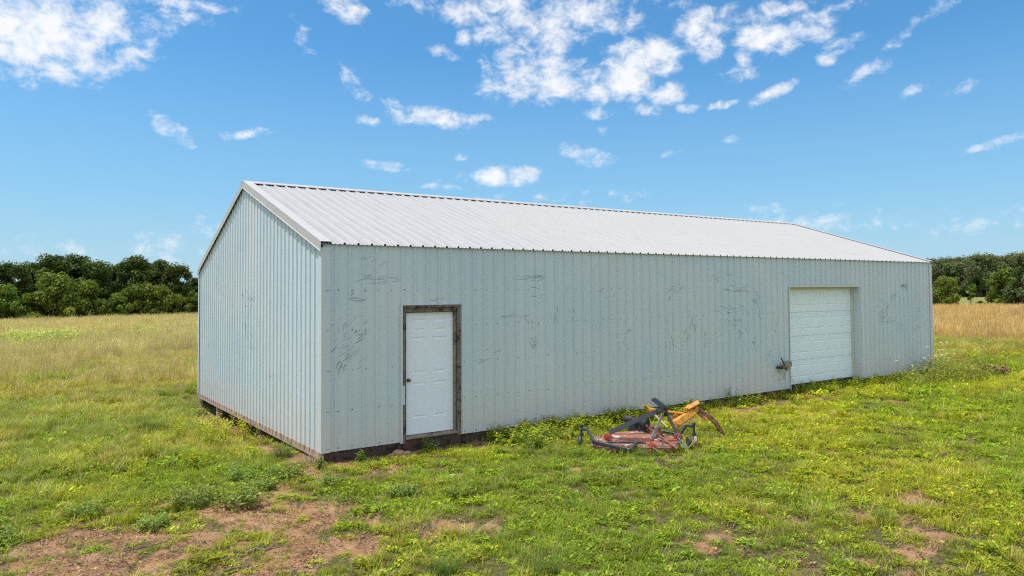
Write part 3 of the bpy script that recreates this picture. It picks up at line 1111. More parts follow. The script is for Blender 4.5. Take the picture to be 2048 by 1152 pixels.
for (cx, cy, v, tp) in ((200, 560, .5, 500), (1500, 560, .66, 465)):
    mb = MB()
    top = Z(cx, tp, v)
    xx = top[0]
    mb.tube([(xx, v, .16), (xx, v, top[2])], .02, 12)
    mb.tube([(xx, v, top[2]-.03), (xx, v, top[2]+.005)], .03, 12)
    mb.tube([(xx, v, .17), (xx, v, .21)], .032, 12)
    wx = xx+.02*(-1 if cx < 500 else 1)
    mb.beam((wx-.036, v, .165), (wx+.036, v, .165), .06, .014)
    for q_ in (-.034, .034):      # fork cheeks down to the axle
        mb.beam((wx+q_, v-.005, .165), (wx+q_, v-.045, .085), .045, .008, up=(1, 0, 0), wd2=.03, ht2=.008)
    mb.tube([(wx-.045, v-.045, .085), (wx+.045, v-.045, .085)], .010, 8)
    cst = mb.build('caster', M['frame_dark'], mower, mp)
    mb = MB()
    c0 = Vector((wx, v-.045, .085))
    mb.tube([c0+Vector((dx, 0, 0)) for dx in (-.027, -.024, -.014, .014, .024, .027)], [.05, .072, .08, .08, .072, .05], 24)
    mb.build('wheel', M['rubber'] if cx < 500 else M['tan_rim'], cst, mp, smooth=True)
mb = MB()   # second tail wheel by the right rail
c0 = Vector(Z(1440, 665, .35))
mb.tube([c0+ud*0+Vector((dx, dx*.5, 0)) for dx in (-.022, -.02, -.01, .01, .02, .022)], [.045, .062, .07, .07, .062, .045], 24)
mb.build('wheel', M['rubber'], mower, mp)
mb = MB()   # A frame
mb.beam(Z(525, 585, .55), Z(1165, 292, .45), .018, .080, up=(0, .3, 1))
mb.build('hitch_strap', M['frame_dark'], mower, mp)
mb = MB()
mb.beam(Z(1170, 285, .45), Z(1315, 590, .20), .045, .035)
mb.beam(Z(1310, 590, .20), Z(1345, 690, .05), .045, .05)
mb.build('hitch_post', M['frame_dark'], mower, mp)
mb = MB()
mb.beam(Z(1035, 185, .40), Z(1160, 295, .40), .012, .055, up=(0, .3, 1))
mb.beam(Z(1050, 180, .50), Z(1185, 290, .50), .012, .055, up=(0, .3, 1))
mb.tube([Z(1030, 190, .37), Z(1045, 187, .53)], .013, 10)
mb.tube([Z(1165, 275, .34), Z(1180, 278, .55)], .034, 14)
mb.tube([Z(1165, 275, .30), Z(1180, 278, .60)], .012, 10)
mb.build('top_link', M['frame_dark'], mower, mp)
mb = MB()
mb.beam(Z(1150, 355, .42), Z(1010, 655, .10), .012, .045, up=(0, .3, 1))
mb.build('strut', M['frame_grey'], mower, mp)
for (cx, cy, v, rr_) in ((505, 632, .22, .062), (1015, 735, -.02, .072), (1315, 618, .20, .065)):
    mb = MB()
    c0 = Vector(Z(cx, cy, v))
    mb.tube([c0+Vector((-.004, .022, 0)), c0+Vector((0, .012, 0))], [rr_*.92, rr_], 18)
    mb.tube([c0+Vector((0, .012, 0)), c0+Vector((.004, -.012, 0))], rr_, 18)
    mb.tube([c0+Vector((.03, -.02, 0)), c0+Vector((.035, -.045, 0))], rr_*.8, 14)
    lug = mb.build('hitch_lug', M['bright_red'], mower, mp, bevel=.003)
    mb = MB()
    mb.tube([c0+Vector((0, .06, 0)), c0+Vector((.01, -.09, -.005))], .013, 10)
    mb.build('pin', M['gear_black'], lug, mp)
mb = MB()
mb.beam(Z(1190, 655, .12), Z(1305, 655, .14), .05, .035)
mb.build('lower_link', M['bright_red'], mower, mp)
mb = MB()
mb.beam(Z(960, 700, .05), Z(1000, 790, -.06), .02, .05)
mb.build('lower_link', M['bright_red'], mower, mp)
mb = MB()   # gearbox
mb.tube([Z(712, 425, .92), Z(735, 424, .90), Z(800, 432, .85), Z(810, 433, .85)], [.055, .066, .066, .05], 20)
mb.tube([Z(800, 435, .85), Z(965, 480, .62)], [.052, .06], 18)
mb.tube([Z(925, 470, .66), Z(968, 482, .61)], [.078, .082], 20)
x0, _, z0 = Z(800, 470, .85)
mb.hexa([(x0-.09, .76, .135), (x0+.12, .76, .135), (x0+.12, .95, .135), (x0-.09, .95, .135), (x0-.05, .78, .36), (x0+.10, .78, .36), (x0+.10, .93, .36), (x0-.05, .93, .36)])
x1, _, z1 = Z(900, 480, .75)
mb.hexa([(x1-.07, .68, .137), (x1+.09, .66, .137), (x1+.09, .80, .137), (x1-.07, .82, .137), (x1-.05, .69, .34), (x1+.07, .67, .34), (x1+.07, .78, .34), (x1-.05, .80, .34)])
mb.build('gearbox', M['gear_black'], mower, mp, bevel=.008)
mb = MB()   # drive shaft
mb.tube([Z(935, 480, .62), Z(960, 500, .58)], [.035, .03], 14)
mb.tube([Z(955, 500, .58), Z(1180, 665, .12)], .019, 12)
mb.tube([Z(1170, 657, .14), Z(1320, 755, -.10)], .027, 12)
mb.build('drive_shaft', M['rust'], mower, mp)
for a_, b_, q_ in ((Z(1310, 620, .10), Z(1440, 745, -.02), .007), (Z(1310, 660, .05), Z(1430, 760, -.04), .007), (Z(1520, 630, .50), Z(1440, 735, .05), .007), (Z(1020, 735, -.06), Z(1100, 790, -.10), .010)):
    mb = MB()       # thin grey lift rods
    mb.tube([a_, b_], q_, 8)
    mb.build('lift_rod', M['frame_grey'], mower, mp)

sub = empty('subsoiler', mp(.95, 1.5, 0), 'yellow single shank subsoiler with rusty curved blade behind the mower', 'subsoiler')
mb = MB()
mb.beam(Z(955, 262, 1.45), Z(1010, 335, 1.45), .09, .045, up=(0, .3, 1))
mb.beam(Z(1003, 310, 1.42), Z(1030, 350, 1.42), .07, .06)
mb.tube([Z(925, 265, 1.40), Z(985, 275, 1.55)], .016, 10)
mb.build('hitch_ear', M['yellow'], sub, mp, bevel=.004)
mb = MB()
mb.beam(Z(1005, 325, 1.44), Z(1195, 515, 1.38), .085, .03, up=(0, .3, 1))
mb.build('side_bar', M['yellow_pale'], sub, mp)
mb = MB()
mb.tube([Z(1010, 305, 1.45), Z(1200, 332, 1.5), Z(1380, 350, 1.55)], .021, 12)
mb.build('brace', M['yellow'], sub, mp)
mb = MB()
mb.beam(Z(1275, 495, 1.38), Z(1505, 325, 1.5), .10, .13, up=(0, .25, 1))
mb.beam(Z(1215, 430, 1.50), Z(1345, 345, 1.6), .05, .04)
mb.beam(Z(1235, 470, 1.42), Z(1400, 360, 1.55), .06, .045)
mb.tube([Z(1325, 470, 1.31), Z(1328, 466, 1.27)], .025, 12)
mb.beam(Z(1240, 530, 1.40), Z(1300, 500, 1.38), .08, .05)
mb.build('main_beam', M['yellow'], sub, mp)
mb = MB()
mb.beam(Z(1425, 290, 1.48), Z(1562, 218, 1.52), .13, .028, up=(0, -.3, 1))
mb.beam(Z(1405, 330, 1.46), Z(1410, 285, 1.46), .07, .08)
mb.beam(Z(1505, 345, 1.50), Z(1535, 270, 1.52), .09, .08)
mb.build('top_plate', M['yellow'], sub, mp, bevel=.003)
mb = MB()
pts = [Z(1530, 300, 1.56), Z(1600, 350, 1.56), Z(1690, 400, 1.57), Z(1745, 455, 1.58), Z(1790, 530, 1.59), Z(1850, 598, 1.6)]
wd = [.14, .10, .085, .085, .075, .035]
for i in range(len(pts)-1):
    mb.beam(pts[i], pts[i+1], .032, wd[i], up=(0, .2, 1), wd2=.032 if i < 4 else .02, ht2=wd[i+1])
mb.build('shank', M['rust'], sub, mp)
mb = MB()
mb.beam(Z(1560, 360, 1.52), Z(1645, 420, 1.52), .04, .05)
mb.build('shank_clamp', M['yellow'], sub, mp)


# ------------------------------------------------------------------ plants
def np_mesh(name, V, F, col, mats, parent=None):
    """V (n,3), F (m,k) one polygon size, col (n,3) point colours"""
    me = bpy.data.meshes.new(name)
    V = np.asarray(V, np.float32)
    F = np.asarray(F, np.int32)
    me.vertices.add(len(V))
    me.vertices.foreach_set('co', V.ravel())
    me.loops.add(F.size)
    me.loops.foreach_set('vertex_index', F.ravel())
    me.polygons.add(len(F))
    me.polygons.foreach_set('loop_start', np.arange(0, F.size, F.shape[1], dtype=np.int32))
    me.update(calc_edges=True)
    a_ = me.color_attributes.new('col', 'FLOAT_COLOR', 'POINT')
    c4 = np.ones((len(V), 4), np.float32)
    c4[:, :3] = col
    a_.data.foreach_set('color', c4.ravel())
    for m_ in (mats if isinstance(mats, (list, tuple)) else [mats]):
        me.materials.append(m_)
    return me


def leaf_material(name, trans=.35, var=.35, rough=.55, patch=None):
    mt = bpy.data.materials.new(name)
    mt.use_nodes = True
    t = NT(mt.node_tree)
    bs = t.n['Principled BSDF']
    out = t.n['Material Output']
    c = attr(t, 'col').outputs['Color']
    ti = attr(t, 'tint', 'INSTANCER').outputs['Color'] if patch else None
    if ti is not None:
        c = t.mix(1.0, c, ti, 'MULTIPLY')
    hsv = t.node('ShaderNodeHueSaturation')
    rnd = t.node('ShaderNodeObjectInfo').outputs['Random']
    P = pos(t)
    n = t.noise(P, 1.2, 4, .6)
    t.put(hsv.inputs['Value'], t.m('ADD', t.m('MULTIPLY', rnd, var), t.m('ADD', t.m('MULTIPLY', n, var*1.4), 1-var*1.2)))
    t.put(hsv.inputs['Hue'], t.m('ADD', .488, t.m('MULTIPLY', rnd, .024)))
    t.put(hsv.inputs['Color'], c)
    c = hsv.outputs[0]
    t.put(bs.inputs['Base Color'], c)
    bs.inputs['Roughness'].default_value = rough
    bs.inputs['Specular IOR Level'].default_value = .16
    tr = t.node('ShaderNodeBsdfTranslucent')
    t.put(tr.inputs[0], t.mix(1.0, c, (1.25, 1.2, .55), 'MULTIPLY'))
    mx = t.node('ShaderNodeMixShader')
    mx.inputs[0].default_value = trans
    t.l.new(bs.outputs[0], mx.inputs[1])
    t.l.new(tr.outputs[0], mx.inputs[2])
    t.l.new(mx.outputs[0], out.inputs[0])
    return mt


GRASS = leaf_material('grass_blades', .38, .4, .65, True)
LEAF = leaf_material('tree_leaves', .28, .18, .5)
WEED = leaf_material('weed_leaves', .35, .2, .5)


def bark_fn(t, bs):
    P = pos(t)
    return t.mix(t.ramp(t.noise(scaled(t, P, (3, 3, .6)), 1.5, 4), .4, .6), (.10, .08, .06), (.17, .14, .11))


BARK = material('bark', bark_fn, .9)


def blades(n, h, spread, wd, lean, cols, seed, bend=.5, base=0.0, segs=2, seed_head=False):
    r = np.random.default_rng(seed)
    V, F, C = [], [], []
    for i in range(n):
        a_ = r.uniform(0, 2*math.pi)
        rad_ = spread*math.sqrt(r.random())
        bx, by = rad_*math.cos(a_), rad_*math.sin(a_)
        da = r.uniform(0, 2*math.pi)
        le = lean*r.uniform(.2, 1.2)
        hh = h*r.uniform(.5, 1.1)
        c = np.array(cols[r.integers(len(cols))])*r.uniform(.75, 1.2)
        dirx, diry = math.cos(da), math.sin(da)
        sx, sy = -diry, dirx
        i0 = len(V)
        ww = wd*r.uniform(.6, 1.2)
        for s in range(segs+1):
            t = s/segs
            out = le*hh*(t*(1-bend)+bend*t*t*1.6)
            z = base+hh*t*(1-.35*bend*le*t)
            hw = ww*.5*(1-t*.85) if not seed_head else ww*.5*(.5 if t < .6 else 1.1)
            px_, py_ = bx+dirx*out, by+diry*out
            V += [(px_-sx*hw, py_-sy*hw, z), (px_+sx*hw, py_+sy*hw, z)]
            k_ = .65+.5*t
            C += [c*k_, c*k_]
        for s in range(segs):
            F.append((i0+2*s, i0+2*s+1, i0+2*s+3, i0+2*s+2))
    return np.array(V), np.array(F), np.array(C)


def leaves(n, r0, h, ll, lw, cols, seed, flat=.4, stem=None):
    """little pointed leaves on a low mound of radius r0 and height h"""
    r = np.random.default_rng(seed)
    V, F, C = [], [], []
    for i in range(n):
        a_ = r.uniform(0, 2*math.pi)
        q = math.sqrt(r.random())
        c0 = np.array([r0*q*math.cos(a_), r0*q*math.sin(a_), h*r.uniform(.1, 1)*(1-.5*q*q)])
        da = r.uniform(0, 2*math.pi)
        el_ = r.uniform(-.3, 1.0)*(1-flat)+.1
        d_ = np.array([math.cos(da)*math.cos(el_), math.sin(da)*math.cos(el_), math.sin(el_)])
        s_ = np.cross(d_, [0, 0, 1])
        s_ /= np.linalg.norm(s_)+1e-6
        s_ = s_+np.array([0, 0, r.uniform(-.5, .5)])
        L_ = ll*r.uniform(.6, 1.2)
        w_ = lw*r.uniform(.7, 1.2)
        c = np.array(cols[r.integers(len(cols))])*r.uniform(.75, 1.25)
        i0 = len(V)
        V += [c0, c0+d_*L_*.5-s_*w_*.5, c0+d_*L_+np.array([0, 0, -L_*.15]), c0+d_*L_*.5+s_*w_*.5]
        C += [c]*4
        F.append((i0, i0+1, i0+2, i0+3))
    return np.array(V), np.array(F), np.array(C)


def join(parts):
    V, F, C = [], [], []
    o = 0
    for v, f, c in parts:
        V.append(v)
        F.append(f+o)
        C.append(c)
        o += len(v)
    return np.concatenate(V), np.concatenate(F), np.concatenate(C)


G1 = [(.28, .365, .025), (.36, .42, .03), (.18, .275, .03), (.42, .44, .055)]
GY = [(.41, .44, .05), (.48, .47, .065), (.33, .39, .045), (.48, .45, .15)]
GT = [(.64, .52, .29), (.70, .59, .37), (.56, .46, .24), (.62, .46, .25), (.52, .47, .21)]
GD = [(.14, .22, .045), (.18, .26, .05), (.12, .19, .045)]
DRY = [(.44, .34, .21), (.36, .27, .17), (.50, .42, .30)]

src = bpy.data.collections.new('plant_sources')     # unlinked: only the scatter reads it


def source_obj(coll, name, VFC):
    me = np_mesh(name, *VFC, GRASS)
    o = bpy.data.objects.new(name, me)
    coll.objects.link(o)
    return o


def scatter(name, label, cat, coll, X, Y, scl, var, tint, zoff=0.0, zscale=None):
    me = bpy.data.meshes.new(name)
    n = len(X)
    Zg = ground(X, Y)+zoff
    me.vertices.add(n)
    me.vertices.foreach_set('co', np.stack([X, Y, Zg], -1).astype(np.float32).ravel())
    for nm, ty, arr, fld in (('rotz', 'FLOAT', rng.uniform(0, 6.283, n), 'value'), ('scl', 'FLOAT', scl, 'value'), ('var', 'INT', var, 'value')):
        a_ = me.attributes.new(nm, ty, 'POINT')
        a_.data.foreach_set(fld, np.asarray(arr, np.int32 if ty == 'INT' else np.float32))
    a_ = me.attributes.new('tint', 'FLOAT_COLOR', 'POINT')
    c4 = np.ones((n, 4), np.float32)
    c4[:, :3] = tint
    a_.data.foreach_set('color', c4.ravel())
    me.materials.append(GRASS)
    o = bpy.data.objects.new(name, me)
    scene.collection.objects.link(o)
    tag(o, label, cat, kind='stuff')
    ng = bpy.data.node_groups.new(name+'_scatter', 'GeometryNodeTree')
    ng.interface.new_socket('Geometry', in_out='INPUT', socket_type='NodeSocketGeometry')
    ng.interface.new_socket('Geometry', in_out='OUTPUT', socket_type='NodeSocketGeometry')
    N = ng.nodes
    gi = N.new('NodeGroupInput')
    goo = N.new('NodeGroupOutput')
    ci = N.new('GeometryNodeCollectionInfo')
    ci.inputs['Collection'].default_value = coll
    ci.inputs['Separate Children'].default_value = True
    ci.inputs['Reset Children'].default_value = True
    ip = N.new('GeometryNodeInstanceOnPoints')
    ip.inputs['Pick Instance'].default_value = True

    def named(nm, ty):
        a = N.new('GeometryNodeInputNamedAttribute')
        a.data_type = ty
        a.inputs['Name'].default_value = nm
        return a.outputs['Attribute']
    cx = N.new('ShaderNodeCombineXYZ')
    ng.links.new(named('rotz', 'FLOAT'), cx.inputs[2])
    ng.links.new(gi.outputs[0], ip.inputs['Points'])
    ng.links.new(ci.outputs[0], ip.inputs['Instance'])
    ng.links.new(named('var', 'INT'), ip.inputs['Instance Index'])
    er = N.new('FunctionNodeEulerToRotation')
    ng.links.new(cx.outputs[0], er.inputs[0])
    ng.links.new(er.outputs[0], ip.inputs['Rotation'])
    ng.links.new(named('scl', 'FLOAT'), ip.inputs['Scale'])
    ng.links.new(ip.outputs[0], goo.inputs[0])
    md = o.modifiers.new('scatter', 'NODES')
    md.node_group = ng
    return o


def sector(r0, r1, dens, b0=YAW-.98, b1=YAW+.98):
    n = int(dens*.5*(b1-b0)*(r1*r1-r0*r0))
    r = np.sqrt(rng.uniform(r0*r0, r1*r1, n))
    b = rng.uniform(b0, b1, n)
    return CAM.x+r*np.sin(b), CAM.y+r*np.cos(b), r, b


def outside(x, y, m=.05):
    return ~((x > -m) & (x < L+m) & (y > -m) & (y < W+m))


def hidden(x, y):
    """well behind the barn as seen from anywhere near the camera"""
    b = np.arctan2(x-CAM.x, y-CAM.y)
    r = np.hypot(x-CAM.x, y-CAM.y)
    return (b > .32) & (b < 1.03) & (r > 24) & (y > 2)


# lawn tufts, three heights and one broad leaved kind
lawn = bpy.data.collections.new('lawn_sources')
for i, vfc in enumerate([
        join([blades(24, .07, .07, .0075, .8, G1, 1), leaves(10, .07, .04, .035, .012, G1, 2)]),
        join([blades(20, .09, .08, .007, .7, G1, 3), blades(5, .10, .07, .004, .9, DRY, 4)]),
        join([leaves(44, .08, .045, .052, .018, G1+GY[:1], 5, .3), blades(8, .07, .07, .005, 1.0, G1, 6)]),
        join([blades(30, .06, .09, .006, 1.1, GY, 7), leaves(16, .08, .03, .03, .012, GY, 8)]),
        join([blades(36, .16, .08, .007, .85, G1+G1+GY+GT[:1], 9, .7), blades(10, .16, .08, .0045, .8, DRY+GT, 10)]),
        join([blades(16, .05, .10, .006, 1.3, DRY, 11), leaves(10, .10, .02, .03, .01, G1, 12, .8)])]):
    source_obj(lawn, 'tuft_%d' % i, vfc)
XS, YS, SC, VA, TI = [], [], [], [], []
for (r0, r1, dn, sc) in ((3.5, 8.5, 210, .85), (8.5, 12, 190, .95), (12, 17, 105, 1.15), (17, 25, 42, 1.6), (25, 42, 16, 2.3)):
    x, y, r, b = sector(r0, r1, dn)
    dm = dirtmask(x, y)
    tm = tanmask(x, y)
    cover = 1-smooth(.12, .85, dm)*.93
    cover *= 1-tm*.6
    cl = fbm(x+9, y+3, 1.6, 4)
    cover = np.maximum(cover, .10)
    clf = fbm(x-9, y+30, 6, 3)
    cover *= .35+.65*smooth(.34, .54, cl*.5+clf*.5)
    keep = (rng.random(len(x)) < cover) & outside(x, y) & ~hidden(x, y)
    x, y, dm, tm, cl = x[keep], y[keep], dm[keep], tm[keep], cl[keep]
    n = len(x)
    u = rng.random(n)
    z1 = fbm(x, y, .35, 3)
    z2 = fbm(x+50, y+20, 1.1, 3)
    left = 1-smooth(-1.5, 1.0, x)*(y < 0)
    v = np.zeros(n, int)
    v[u < .30] = 2
    v[(u >= .30) & (u < .55)] = 0
    v[(u >= .55) & (u < .75)] = 1
    v[(u >= .75)] = 3
    v[(z2 > .62) & (u > .82)] = 4
    back = (y > 1.5) | (x < -5)
    v[back & (u > .45)] = 4
    v[(dm > .14) & (rng.random(n) < .6)] = 5
    s = sc*np.exp(rng.normal(0, .28, n))*(.72+.6*cl)
    s = np.where(dm > .2, s*.7, s)
    s = np.where(v == 4, np.minimum(s, sc*1.05), s)
    yel = smooth(.42, .6, z1)[:, None]
    tint = (1-yel)*np.array([[.86, .96, .85]])+yel*np.array([[1.18, 1.10, .9]])
    rt = smooth(2, 9, x)[:, None]*(y < 0)[:, None]
    tint = tint*(1+rt*np.array([[.16, .12, -.1]]))
    tint = tint*(1+tm[:, None]*np.array([[.16, .02, .25]]))
    tint = tint*rng.uniform(.72, 1.22, (n, 1))
    XS.append(x)
    YS.append(y)
    SC.append(s)
    VA.append(v)
    TI.append(tint)
cat_ = np.concatenate
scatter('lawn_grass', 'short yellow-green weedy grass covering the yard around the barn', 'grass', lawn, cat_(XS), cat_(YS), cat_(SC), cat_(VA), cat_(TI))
print('lawn', len(cat_(XS)))

# the tall meadow
mead = bpy.data.collections.new('meadow_sources')
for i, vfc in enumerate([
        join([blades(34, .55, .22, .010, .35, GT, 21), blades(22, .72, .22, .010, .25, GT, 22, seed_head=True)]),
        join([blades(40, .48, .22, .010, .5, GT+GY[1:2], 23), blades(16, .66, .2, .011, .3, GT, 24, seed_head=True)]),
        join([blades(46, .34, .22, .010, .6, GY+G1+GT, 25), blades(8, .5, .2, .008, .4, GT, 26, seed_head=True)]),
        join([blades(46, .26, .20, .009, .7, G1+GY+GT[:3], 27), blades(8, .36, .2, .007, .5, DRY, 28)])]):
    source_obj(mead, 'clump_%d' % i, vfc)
XS, YS, SC, VA, TI = [], [], [], [], []
for (r0, r1, dn, sc) in ((14, 24, 9, .9), (24, 40, 12, 1.0), (40, 70, 6.5, 1.15), (70, 128, 2.6, 1.6), (128, 152, 1.8, 1.8)):
    x, y, r, b = sector(r0, r1, dn)
    tm = tanmask(x, y)
    dm = dirtmask(x, y)
    p_ = np.clip(.15+tm*1.2, 0, 1)
    side = (x > 0) & (y < 2.0)
    p_ = np.where((r < 26) & side, p_*np.clip(tm*2-.3, 0, 1), p_)
    right = (b > .95)
    keep = (rng.random(len(x)) < p_) & outside(x, y, .5) & ~hidden(x, y) & (dm < .3) & ~(right & (r > 124)) & ~((r < 20) & (x > -1.2))
    x, y, tm, r, b = x[keep], y[keep], tm[keep], r[keep], b[keep]
    n = len(x)
    u = rng.random(n)
    right = b > .95
    q = tm+rng.normal(0, .16, n)
    v = np.where(q > .72, np.where(u < .6, 0, 1), np.where(q > .45, np.where(u < .5, 1, 2), np.where(u < .5, 2, 3)))
    s = sc*rng.uniform(.7, 1.15, n)*np.where(r < 40, .75, 1.0)*np.where(right & (r > 95), .8, 1)
    z1 = fbm(x, y, .08, 3)
    z2 = fbm(x+7, y, .4, 3)
    warm = (smooth(.7, 1.0, b)*.9+smooth(.52, .66, z1)*.35)[:, None]
    tint = np.array([[.95, 1.0, .95]])*(1-warm)+np.array([[1.06, .89, .78]])*warm
    tint = tint*(.80+.42*z2[:, None])*rng.uniform(.85, 1.12, (n, 1))
    XS.append(x)
    YS.append(y)
    SC.append(s)
    VA.append(v)
    TI.append(tint)
scatter('meadow_grass', 'tall dry tan meadow grass reaching from the yard to the trees', 'grass', mead, cat_(XS), cat_(YS), cat_(SC), cat_(VA), cat_(TI))
print('meadow', len(cat_(XS)))

# pale flowering weeds in the meadow at left
pale = bpy.data.collections.new('pale_sources')
PW = [(.42, .47, .12), (.48, .52, .15), (.30, .38, .09), (.52, .54, .24)]
source_obj(pale, 'pale_weed_0', join([leaves(120, .4, .75, .12, .05, PW, 31, .3), blades(20, .7, .3, .012, .4, PW, 32)]))
source_obj(pale, 'pale_weed_1', join([leaves(90, .35, .6, .12, .05, PW[:3], 33, .3), blades(16, .55, .3, .012, .4, GY, 34)]))
n = 430
cxs = [(-2.3, 47, 1.5, 7), (-4.0, 44, 1.6, 6), (-6.5, 47, 2.0, 5), (3.8, 52, 2.2, 6)]
pk = rng.choice(4, n, p=[.46, .34, .12, .08])
X = np.array([cxs[k][0] for k in pk])+rng.normal(0, 1, n)*np.array([cxs[k][2] for k in pk])*.5
Y = np.array([cxs[k][1] for k in pk])+rng.normal(0, 1, n)*np.array([cxs[k][3] for k in pk])*.5
scatter('pale_weeds', 'patch of pale yellow-green flowering weeds in the dry meadow left of the barn', 'weeds', pale, X, Y, rng.uniform(1.0, 1.8, n), rng.integers(0, 2, n), rng.uniform(.85, 1.15, (n, 1))*np.ones((1, 3)))

# dry straw, twigs and bits on the bare earth
lit = bpy.data.collections.new('litter_sources')
LC = [(.45, .36, .25), (.30, .21, .14), (.13, .09, .065), (.55, .50, .42)]


def straw(n, spread, l, w_, cols, seed):
    r = np.random.default_rng(seed)
    V, F, C = [], [], []
    for i in range(n):
        c0 = np.array([r.normal(0, spread), r.normal(0, spread), r.uniform(.002, .015)])
        a_ = r.uniform(0, 6.28)
        d_ = np.array([math.cos(a_), math.sin(a_), r.uniform(-.15, .2)])*l*r.uniform(.3, 1)
        s_ = np.array([-math.sin(a_), math.cos(a_), r.uniform(-.5, .5)])*w_*.5
        c = np.array(cols[r.integers(len(cols))])*r.uniform(.7, 1.2)
        i0 = len(V)
        V += [c0-s_, c0+s_, c0+d_+s_*.6, c0+d_-s_*.6]
        C += [c]*4
        F.append((i0, i0+1, i0+2, i0+3))
    return np.array(V), np.array(F), np.array(C)


source_obj(lit, 'straw_0', straw(10, .05, .08, .004, LC, 41))
source_obj(lit, 'straw_1', straw(7, .06, .14, .005, LC[:3], 42))
source_obj(lit, 'straw_2', straw(9, .04, .02, .012, LC+[(.05, .04, .03)], 43))
CLOD = [(.46, .27, .14), (.36, .21, .12), (.56, .38, .24), (.14, .09, .06)]
source_obj(lit, 'straw_3', leaves(16, .08, .02, .022, .018, CLOD, 44, .3))
source_obj(lit, 'straw_4', join([leaves(7, .04, .02, .03, .012, G1, 45, .5), straw(4, .04, .05, .004, LC, 46)]))
x, y, r, b = sector(3.5, 20, 150)
dm = dirtmask(x, y)
keep = (rng.random(len(x)) < smooth(.06, .35, dm)*.75) & outside(x, y, -.1) & ~hidden(x, y)
x, y = x[keep], y[keep]
n = len(x)
scatter('straw_litter', 'dead straw, twigs and leaf bits strewn over the bare earth', 'litter', lit, x, y, rng.uniform(.6, 1.6, n), rng.integers(0, 5, n), rng.uniform(.7, 1.2, (n, 1))*np.ones((1, 3)))


# ------------------------------------------------------------------ single weeds
def put(me, name, x, y, s, rz_, label, cat, group=None, dz=0.0, zs=1.0):
    o = bpy.data.objects.new(name, me)
    scene.collection.objects.link(o)
    o.location = (x, y, g0(x, y)+dz)
    o.rotation_euler = (0, 0, rz_)
    o.scale = (s, s, s*zs)
    return tag(o, label, cat, group)


def stalky(n, h, spread, ll, lw, cols, seed, nl=16, up=.5, lean=.25):
    """upright stalks with leaves up their length"""
    r = np.random.default_rng(seed)
    V, F, C = [], [], []
    for i in range(n):
        a_ = r.uniform(0, 6.28)
        q = spread*math.sqrt(r.random())
        b0 = np.array([q*math.cos(a_), q*math.sin(a_), 0])
        hh = h*r.uniform(.6, 1.05)
        tip = b0+np.array([math.cos(a_)*hh*lean*r.random(), math.sin(a_)*hh*lean*r.random(), hh])
        c = np.array(cols[0])*.8
        for ax in ((.003, 0, 0), (0, .003, 0)):
            i0 = len(V)
            ax = np.array(ax)
            V += [b0-ax, b0+ax, tip+ax*.5, tip-ax*.5]
            C += [c]*4
            F.append((i0, i0+1, i0+2, i0+3))
        for k in range(nl):
            t = .15+.85*(k+r.random())/nl
            p = b0+(tip-b0)*t
            da = k*2.4+r.uniform(-.4, .4)
            e = up+r.uniform(-.4, .3)
            d_ = np.array([math.cos(da)*math.cos(e), math.sin(da)*math.cos(e), math.sin(e)])
            s_ = np.cross(d_, [0, 0, 1])
            s_ /= np.linalg.norm(s_)+1e-6
            L_ = ll*r.uniform(.7, 1.2)*(1.1-.5*t)
            w_ = lw*r.uniform(.8, 1.2)*(1.1-.4*t)
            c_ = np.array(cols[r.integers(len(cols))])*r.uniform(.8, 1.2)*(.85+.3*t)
            i0 = len(V)
            V += [p, p+d_*L_*.45-s_*w_*.5, p+d_*L_+np.array([0, 0, -.2*L_]), p+d_*L_*.45+s_*w_*.5]
            C += [c_]*4
            F.append((i0, i0+1, i0+2, i0+3))
    return np.array(V), np.array(F), np.array(C)


YG = [(.42, .46, .05), (.52, .52, .06), (.34, .40, .045)]
FG = [(.21, .29, .06), (.27, .34, .08), (.17, .24, .05)]
BG = [(.17, .26, .04), (.22, .30, .045), (.14, .22, .035)]
gold_me = [np_mesh('goldenrod_plant', *stalky(6, .34, .10, .09, .018, YG, s, 22, .7), WEED) for s in (51, 52, 53)]
fern_me = [np_mesh('ragweed_plant', *join([stalky(13, .26, .16, .11, .035, FG, s, 12, .2, .8), leaves(160, .26, .18, .06, .022, FG, s+1, .4)]), WEED) for s in (61, 63, 65)]
clump_me = [np_mesh('grass_clump', *blades(150, .34, .17, .009, 1.1, BG+GD, s, .8, segs=3), WEED) for s in (71, 72)]
broad_me = [np_mesh('broadleaf_weed', *join([stalky(7, .36, .12, .11, .05, BG+YG[:1], s, 14, .3, .5), leaves(60, .2, .14, .08, .04, BG, s+1, .3)]), WEED) for s in (81, 83)]
gold_txt = 'yellow-green goldenrod shoots'
GOLD = [(-.55, 3.3, 1.25, 'touching the gable sill, nearest of the tall ones to the barn corner'), (-.42, 2.55, 1.0, 'against the gable sill, small and upright'), (-.8, 4.1, 1.1, 'below the dark gap under the gable'), (-1.1, 2.3, 1.3, 'in front of the gable gap, largest and brightest'),
        (-1.5, 3.3, .9, 'between the gable and the tall green grass'), (-2.1, 2.0, .9, 'in the grass two metres left of the gable corner'), (-2.9, 2.6, .8, 'low in the grass left of the gable'), (-3.3, 1.3, .9, 'with yellow tips in the left lawn'),
        (-4.0, 2.2, .8, 'small, in the left lawn far from the barn'), (-4.6, 1.2, .9, 'near the left edge of the photo, upper one'), (-5.0, .4, .8, 'near the left edge of the photo, lower one'), (-2.4, .9, .75, 'below the others in the middle of the left lawn'), (-1.7, 1.2, .8, 'nearest the ferny weeds left of the barn corner')]
for i, (x, y, s, t_) in enumerate(GOLD):
    put(gold_me[i % 3], 'goldenrod_plant', x, y, s*1.45, i*1.3, gold_txt+' '+t_, 'weed', 'goldenrod shoots left of the barn')
